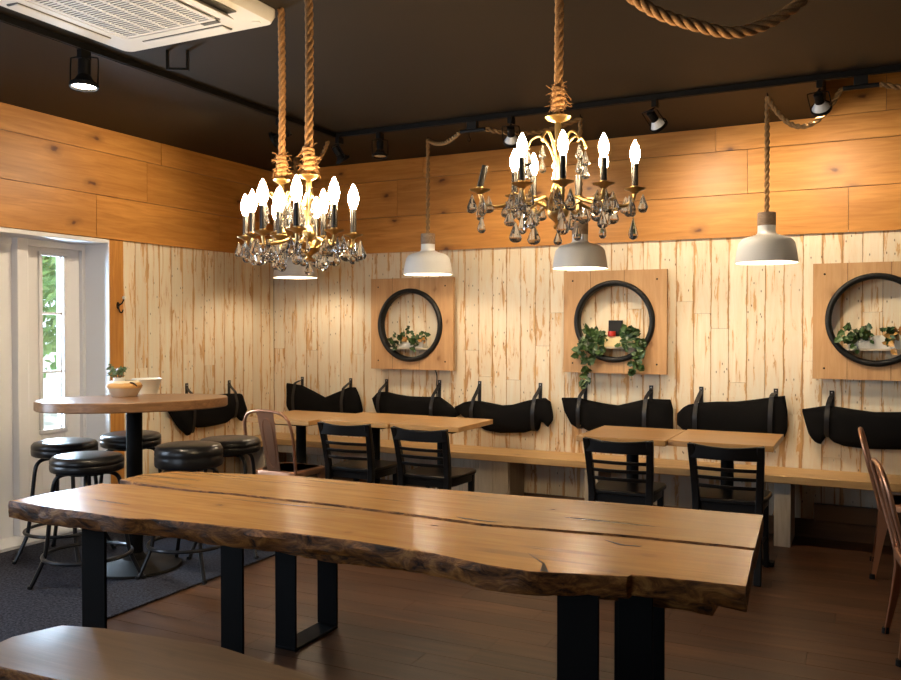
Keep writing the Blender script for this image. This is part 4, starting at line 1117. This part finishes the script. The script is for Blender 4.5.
# ================================================================== PENDANTS
GPn = 'cream dome pendant lamps along the back wall'
def pendant(label, x, y, zb, swag, swag_drop=0.10, extra=None):
    t = thing('pendant_lamp', (x, y, zb), 0, label, 'lamp', GPn)
    prof = [(0.180, 0.0), (0.1775, 0.022), (0.170, 0.075), (0.160, 0.118), (0.145, 0.138), (0.12, 0.151), (0.085, 0.161), (0.062, 0.168), (0.053, 0.178), (0.051, 0.19), (0.051, 0.222)]
    inn = [(r_ - 0.004, z - (0.0 if z < .12 else .004)) for r_, z in prof[:-1]]
    b = MB(); b.lathe(prof + [(0, 0.222)] , 48); b.lathe([prof[0]] + inn + [(0.0, 0.186)], 48); b.build('lamp_shade', 'pendant', t, smooth=60)
    b = MB(); b.lathe([(0, 0.2225), (0.052, 0.2225), (0.053, 0.225), (0.053, 0.296), (0.05, 0.30), (0, 0.30)], 32); b.build('cap', 'cap', t)
    b = MB(); b.lathe([(0, 0.035), (0.018, 0.04), (0.030, 0.058), (0.032, 0.075), (0.026, 0.098), (0.014, 0.12), (0.013, 0.15), (0, 0.15)], 16); b.build('bulb', 'pbulb', t, smooth=60)
    hz = 2.785 - zb
    path = [Vector((0, 0, 0.295)), Vector((0, 0, hz * .6)), Vector((0, 0, hz - 0.004)), Vector((0.004, 0, hz))]
    cr = rope_mb(path, 0.0155, 0.085, 2, 7); o = cr.build('cord', 'cord', t, smooth=60)
    e = Vector(swag) - Vector((x, y, zb))
    P = sag((0.0, 0, hz), e, swag_drop)
    rope_mb(P, 0.0155, 0.085, 2, 7).build('cord', 'cord', t, smooth=60)
    if extra:
        P = sag(Vector(extra[0]) - Vector((x, y, zb)), Vector(extra[1]) - Vector((x, y, zb)), extra[2])
        rope_mb(P, 0.0155, 0.085, 2, 7).build('cord', 'cord', t, smooth=60)
    b = MB(); b.tube(smooth_path([(0, 0, ZC - zb - .0005), (0, 0, hz + .012), (.012, 0, hz), (0, 0, hz - .014), (-.012, 0, hz - .004)], 4), 0.003, 6); b.build('hook', 'black_metal', t)
    return t
pendant('cream pendant lamp in the corner, behind the left chandeliers', 0.66, -0.56, 1.815, (1.30, TY + 0.03, 2.765), 0.14)
pendant('cream pendant lamp above the left ring panel', 1.934, -0.666, 1.80, (2.382, TY, 2.72), 0.05)
pendant('cream pendant lamp behind the big chandelier, above the ivy ring', 3.137, -0.80, 1.80, (2.572, TY, 2.72), 0.06)
pendant('cream pendant lamp at right, between middle and right ring panels', 4.292, -0.79, 1.80, (4.703, TY, 2.72), 0.19, ((4.893, TY, 2.72), (5.75, -0.95, 2.74), 0.07))

# ================================================================== CHANDELIERS
def crystal_mesh(h, r):
    b = MB(); prof = [(0, h), (r * .16, h * .93), (r * .34, h * .78), (r * .80, h * .42), (r, h * .24), (r * .8, h * .09), (r * .35, 0.012 * h), (0, 0)]
    b.lathe(prof, 8, Matrix.Scale(0.6, 4, (0, 1, 0))); return b
CRY = {}
def crystal(parent, p, size, rz):
    if size not in CRY:
        o = crystal_mesh(0.062 * size, 0.020 * size).build('crystal', 'crystal', parent, smooth=0); CRY[size] = o
    else:
        o = CRY[size].copy(); C.objects.link(o); o.parent = parent
    o.location = (p[0], p[1], p[2] - 0.062 * size); o.rotation_euler = (0, 0, rz)
    return o
def chandelier(label, x, y, z, Rr, arms, knot_z, unlit=(), crown_n=5, yaw=0.46223, k=1.0, seed=1, body=1.0, sleeve_h=0.085, bulb_k=1.0, tilt=None, rope_r=0.0155):
    """origin at the level of the candle cups; arms: list of (angle, radius factor)"""
    t = thing('chandelier', (x, y, z), yaw, label, 'chandelier', 'brass crystal chandeliers hanging on thick rope')
    rr = random.Random(seed)
    zk = knot_z - z
    # body
    zt = zk - 0.035
    b = MB()
    pf = [(0, -.165 * body), (.010, -.158 * body), (.016, -.148 * body), (.008, -.135 * body), (.014, -.125 * body), (.034, -.105 * body), (.040, -.085 * body), (.034, -.07 * body), (.015, -.06 * body), (.012, -.03), (.02, -.015), (.026, 0.0), (.020, .015), (.012, .03), (.013, zt * .45), (.019, zt * .5), (.013, zt * .55), (.0095, zt * .7), (.012, zt - .02), (.010, zt - .006), (.038 * k, zt + .004), (.046 * k, zt + .012), (.040 * k, zt + .016), (.012, zt + .018), (.007, zt + .03), (0, zt + .035)]
    b.lathe(pf, 24); b.build('column', 'gold', t, smooth=50)
    # crown of small scrolls with bead chains
    for i in range(crown_n):
        a = 2 * PI * i / crown_n + 0.3
        ca, sa = math.cos(a), math.sin(a); rc = 0.105 * k; zc = zt - 0.085 if zt > 0.2 else zt - .06
        pr = [(.012, zc - .05), (.03, zc + .0), (.06, zc + .035), (.09 * k, zc + .028), (rc, zc + .006), (rc - .006, zc - .004)]
        b = MB(); b.tube(smooth_path([(r_ * ca, r_ * sa, z_) for r_, z_ in pr], 5), [0.005] * 26, 8); b.build('scroll', 'gold', t, smooth=60)
        for q in range(2):
            crystal(t, (rc * ca, rc * sa, zc - .012 - q * .046 * k), 0.85, a)
    for i, (a, rf) in enumerate(arms):
        ca, sa = math.cos(a), math.sin(a); r1 = Rr * rf
        pr = [(.026, -.085 * body), (.05, -.062 * body), (r1 * .38, -.035 * body), (r1 * .58, -.052 * body), (r1 * .80, -.066 * body), (r1 * .95, -.045), (r1, -.012)]
        b = MB(); b.tube(smooth_path([(r_ * ca, r_ * sa, z_) for r_, z_ in pr], 5), 0.0062, 8)
        arm = b.build('arm', 'gold', t, smooth=60)
        cx_, cy_ = r1 * ca, r1 * sa
        b = MB(); n = 16; rings = []
        b.lathe([(0, -.014), (.010, -.013), (.016, -.006), (.034, .000), (.037, .004), (.033, .004), (.013, .003), (.013, .012), (0, .012)], 16, Matrix.Translation((cx_, cy_, 0)))
        b.build('drip_cup', 'gold', arm, smooth=50)
        m_ = Matrix.Translation((cx_, cy_, .012))
        if tilt and i in tilt: m_ = m_ @ Matrix.Rotation(tilt[i], 4, 'Y')
        b = MB(); b.lathe([(0, 0), (.0115, 0), (.0115, sleeve_h), (.009, sleeve_h), (.009, sleeve_h - .004), (0, sleeve_h - .004)], 14, m_); b.build('candle_sleeve', 'sleeve', arm)
        if i not in unlit:
            mb_ = m_ @ Matrix.Translation((0, 0, sleeve_h)) @ Matrix.Scale(bulb_k, 4)
            b = MB(); b.lathe([(0, 0), (.010, 0), (.0125, .010), (.0185, .025), (.0205, .038), (.019, .054), (.0135, .072), (.0065, .088), (.002, .096), (0, .0965)], 14, mb_); b.build('bulb', 'bulb', arm, smooth=60)
        nd = 5
        for q in range(nd):
            aq = a + 2 * PI * (q + .5) / nd + rr.uniform(-.3, .3); rd = .031
            crystal(t, (cx_ + rd * math.cos(aq), cy_ + rd * math.sin(aq), -.004 - rr.uniform(.008, .022)), (1.0, 1.25)[(q + i) % 2], aq)
        if i % 2 == 0: crystal(t, (r1 * .62 * ca, r1 * .62 * sa, -.062), 1.0, a)
        crystal(t, (cx_ * .98, cy_ * .98, (-.075 - .02 * rr.random()) * (1 if k == 1 else .6)), 1.25 if i % 3 else 1.0, a + 1)
    crystal(t, (0, 0, -.160 * body), 0.85, 0.3)
    # knot with frayed ends and the rope to the ceiling
    b = MB()
    for q in range(5):
        zz = zk + .008 + q * .016; P = [(.0145 * math.cos(u) * (1 + .2 * math.sin(3 * u + q)), .0145 * math.sin(u), zz + .005 * math.sin(u + q)) for u in [2 * PI * j / 14 for j in range(14)]]
        b.tube(P, .0085, 6, True)
    for q in range(70):
        a = rr.random() * 2 * PI; l = rr.uniform(.008, .035); z0 = zk + rr.uniform(-.005, .085)
        p0 = V((.016 * math.cos(a), .016 * math.sin(a), z0)); p2 = p0 + V((math.cos(a) * l, math.sin(a) * l, rr.uniform(-.04, .02)))
        b.tube([p0, p0.lerp(p2, .5) + V((0, 0, rr.uniform(0, .012))), p2], .0009, 4)
    b.build('rope_knot', 'rope', t, smooth=60)
    top = ZC - 0.002 - z
    rope_mb([V((0, 0, zk)), V((.004, 0, (zk + top) / 2)), V((0, 0, top))], rope_r, 0.10, 3, 8).build('rope', 'rope', t, smooth=60)
    return t
def A(*degs): return [(R(d), 0.85 if 200 < d < 340 else 1.0) for d in degs]
def XY(Rr, *pts): return [(math.atan2(y, x), math.hypot(x, y) / Rr) for x, y in pts]
chandelier('large brass crystal chandelier in the middle, one tilted unlit candle', 3.89, -3.387, 1.89, 0.262, XY(0.262, (-.27, 0), (-.135, -.13), (-.005, -.17), (.135, -.13), (.262, -.02), (.18, .12), (.10, .20), (-.065, .20), (-.14, .13)), 2.165, unlit=(0, 6), tilt={0: R(14)}, seed=4, body=0.85, sleeve_h=0.076, bulb_k=0.86)
chandelier('smaller brass crystal chandelier right of the left pair, front rope', 2.999, -3.607, 1.762, 0.168, A(200, 262, 318, 20, 80, 140), 2.0, unlit=(), seed=5, crown_n=4, k=.8, body=.62)
chandelier('smaller brass crystal chandelier at far left, rear rope', 2.542, -3.175, 1.812, 0.17, A(170, 222, 275, 330, 38, 110), 2.085, unlit=(), seed=6, crown_n=5, k=.85, body=.62)

# rope swag under the ceiling
P = smooth_path([(3.93, -3.50, 2.805), (4.03, -3.46, 2.60), (4.153, -3.412, 2.502), (4.236, -3.372, 2.446), (4.354, -3.314, 2.405), (4.457, -3.263, 2.385), (4.56, -3.211, 2.42), (4.662, -3.159, 2.50), (4.76, -3.10, 2.64), (4.83, -3.06, 2.805)], 8)
o = rope_mb(P, 0.019, 0.115, 3, 8).build('rope', 'rope', None, smooth=60)
tag(o, 'thick manila rope draped in a loop under the ceiling, upper right', 'rope')

# ================================================================== AIR CONDITIONER CASSETTE
t = thing('air_conditioner', (2.058, -3.61, ZC), 0, 'white ceiling cassette air conditioner in the upper left corner', 'air conditioner')
hw, zt_, zb_ = 0.455, -0.0005, -0.058
def rpoly(h, r, n=5):
    out = []
    for sx, sy, a0 in ((1, 1, 0), (-1, 1, PI / 2), (-1, -1, PI), (1, -1, 1.5 * PI)):
        for i in range(n + 1):
            a = a0 + PI / 2 * i / n; out.append((sx * (h - r) + r * math.cos(a), sy * (h - r) + r * math.sin(a)))
    return out
def rg(h, r, z): return [(x, y, z) for x, y in rpoly(h, r)]
b = MB(); b.loft([rg(hw, .04, zt_), rg(hw, .04, -.03), rg(hw - .012, .04, zb_), rg(.285, .02, zb_ - .008), rg(.285, .02, zb_ + .004)][::-1]); b.build('casing', 'plastic', t, smooth=30)
b = MB(); n = 26
frame = .265
b.box((-frame, -frame, zb_ - .013), (-frame + .018, frame, zb_ - .009)); b.box((frame - .018, -frame, zb_ - .013), (frame, frame, zb_ - .009)); b.box((-frame + .018, -frame, zb_ - .013), (frame - .018, -frame + .018, zb_ - .009)); b.box((-frame + .018, frame - .018, zb_ - .013), (frame - .018, frame, zb_ - .009))
for i in range(n):
    y = -frame + .022 + (2 * frame - .044) * (i + .5) / n
    b.box((-frame + .018, y - .0036, zb_ - .0125), (frame - .018, y + .0036, zb_ - .0095))
for i in range(1, 6):
    x = -frame + 2 * frame * i / 6; b.box((x - .006, -frame + .018, zb_ - .0135), (x + .006, frame - .018, zb_ - .0092))
b.build('intake_grille', 'plastic', t, smooth=0)
bx((-.26, -.26, zb_ - .0088), (.26, .26, zb_ - .0082)).build('filter', 'plastic_dark', t, smooth=0)
for k_ in range(4):
    m_ = Matrix.Rotation(k_ * PI / 2, 4, 'Z')
    b = MB(); b.box((-.24, .335, zb_ - .0085), (.24, .40, zb_ - .0005), mat=m_); sl = b.build('air_slot', 'plastic_dark', t, smooth=0)
    b = MB(); b.box((-.235, -.0285, -.002), (.235, .0285, .002), mat=m_ @ Matrix.Translation((0, .3675, zb_ - (.0115 if k_ != 3 else .022))) @ Matrix.Rotation(R(-2 if k_ != 3 else -38), 4, 'X')); b.build('louver', 'plastic', sl, bevel=0.001)
b = MB(); b.lathe([(0, 0), (.02, 0), (.02, .004), (.012, .006), (0, .006)], 20, Matrix.Translation((.385, .385, zb_ - .0055))); b.build('sensor', 'white_pot', t)
bx((.17, .275, zb_ - .0115), (.26, .30, zb_ - .0045)).build('display', 'plastic_dark', t)

bpy.context.view_layer.update()
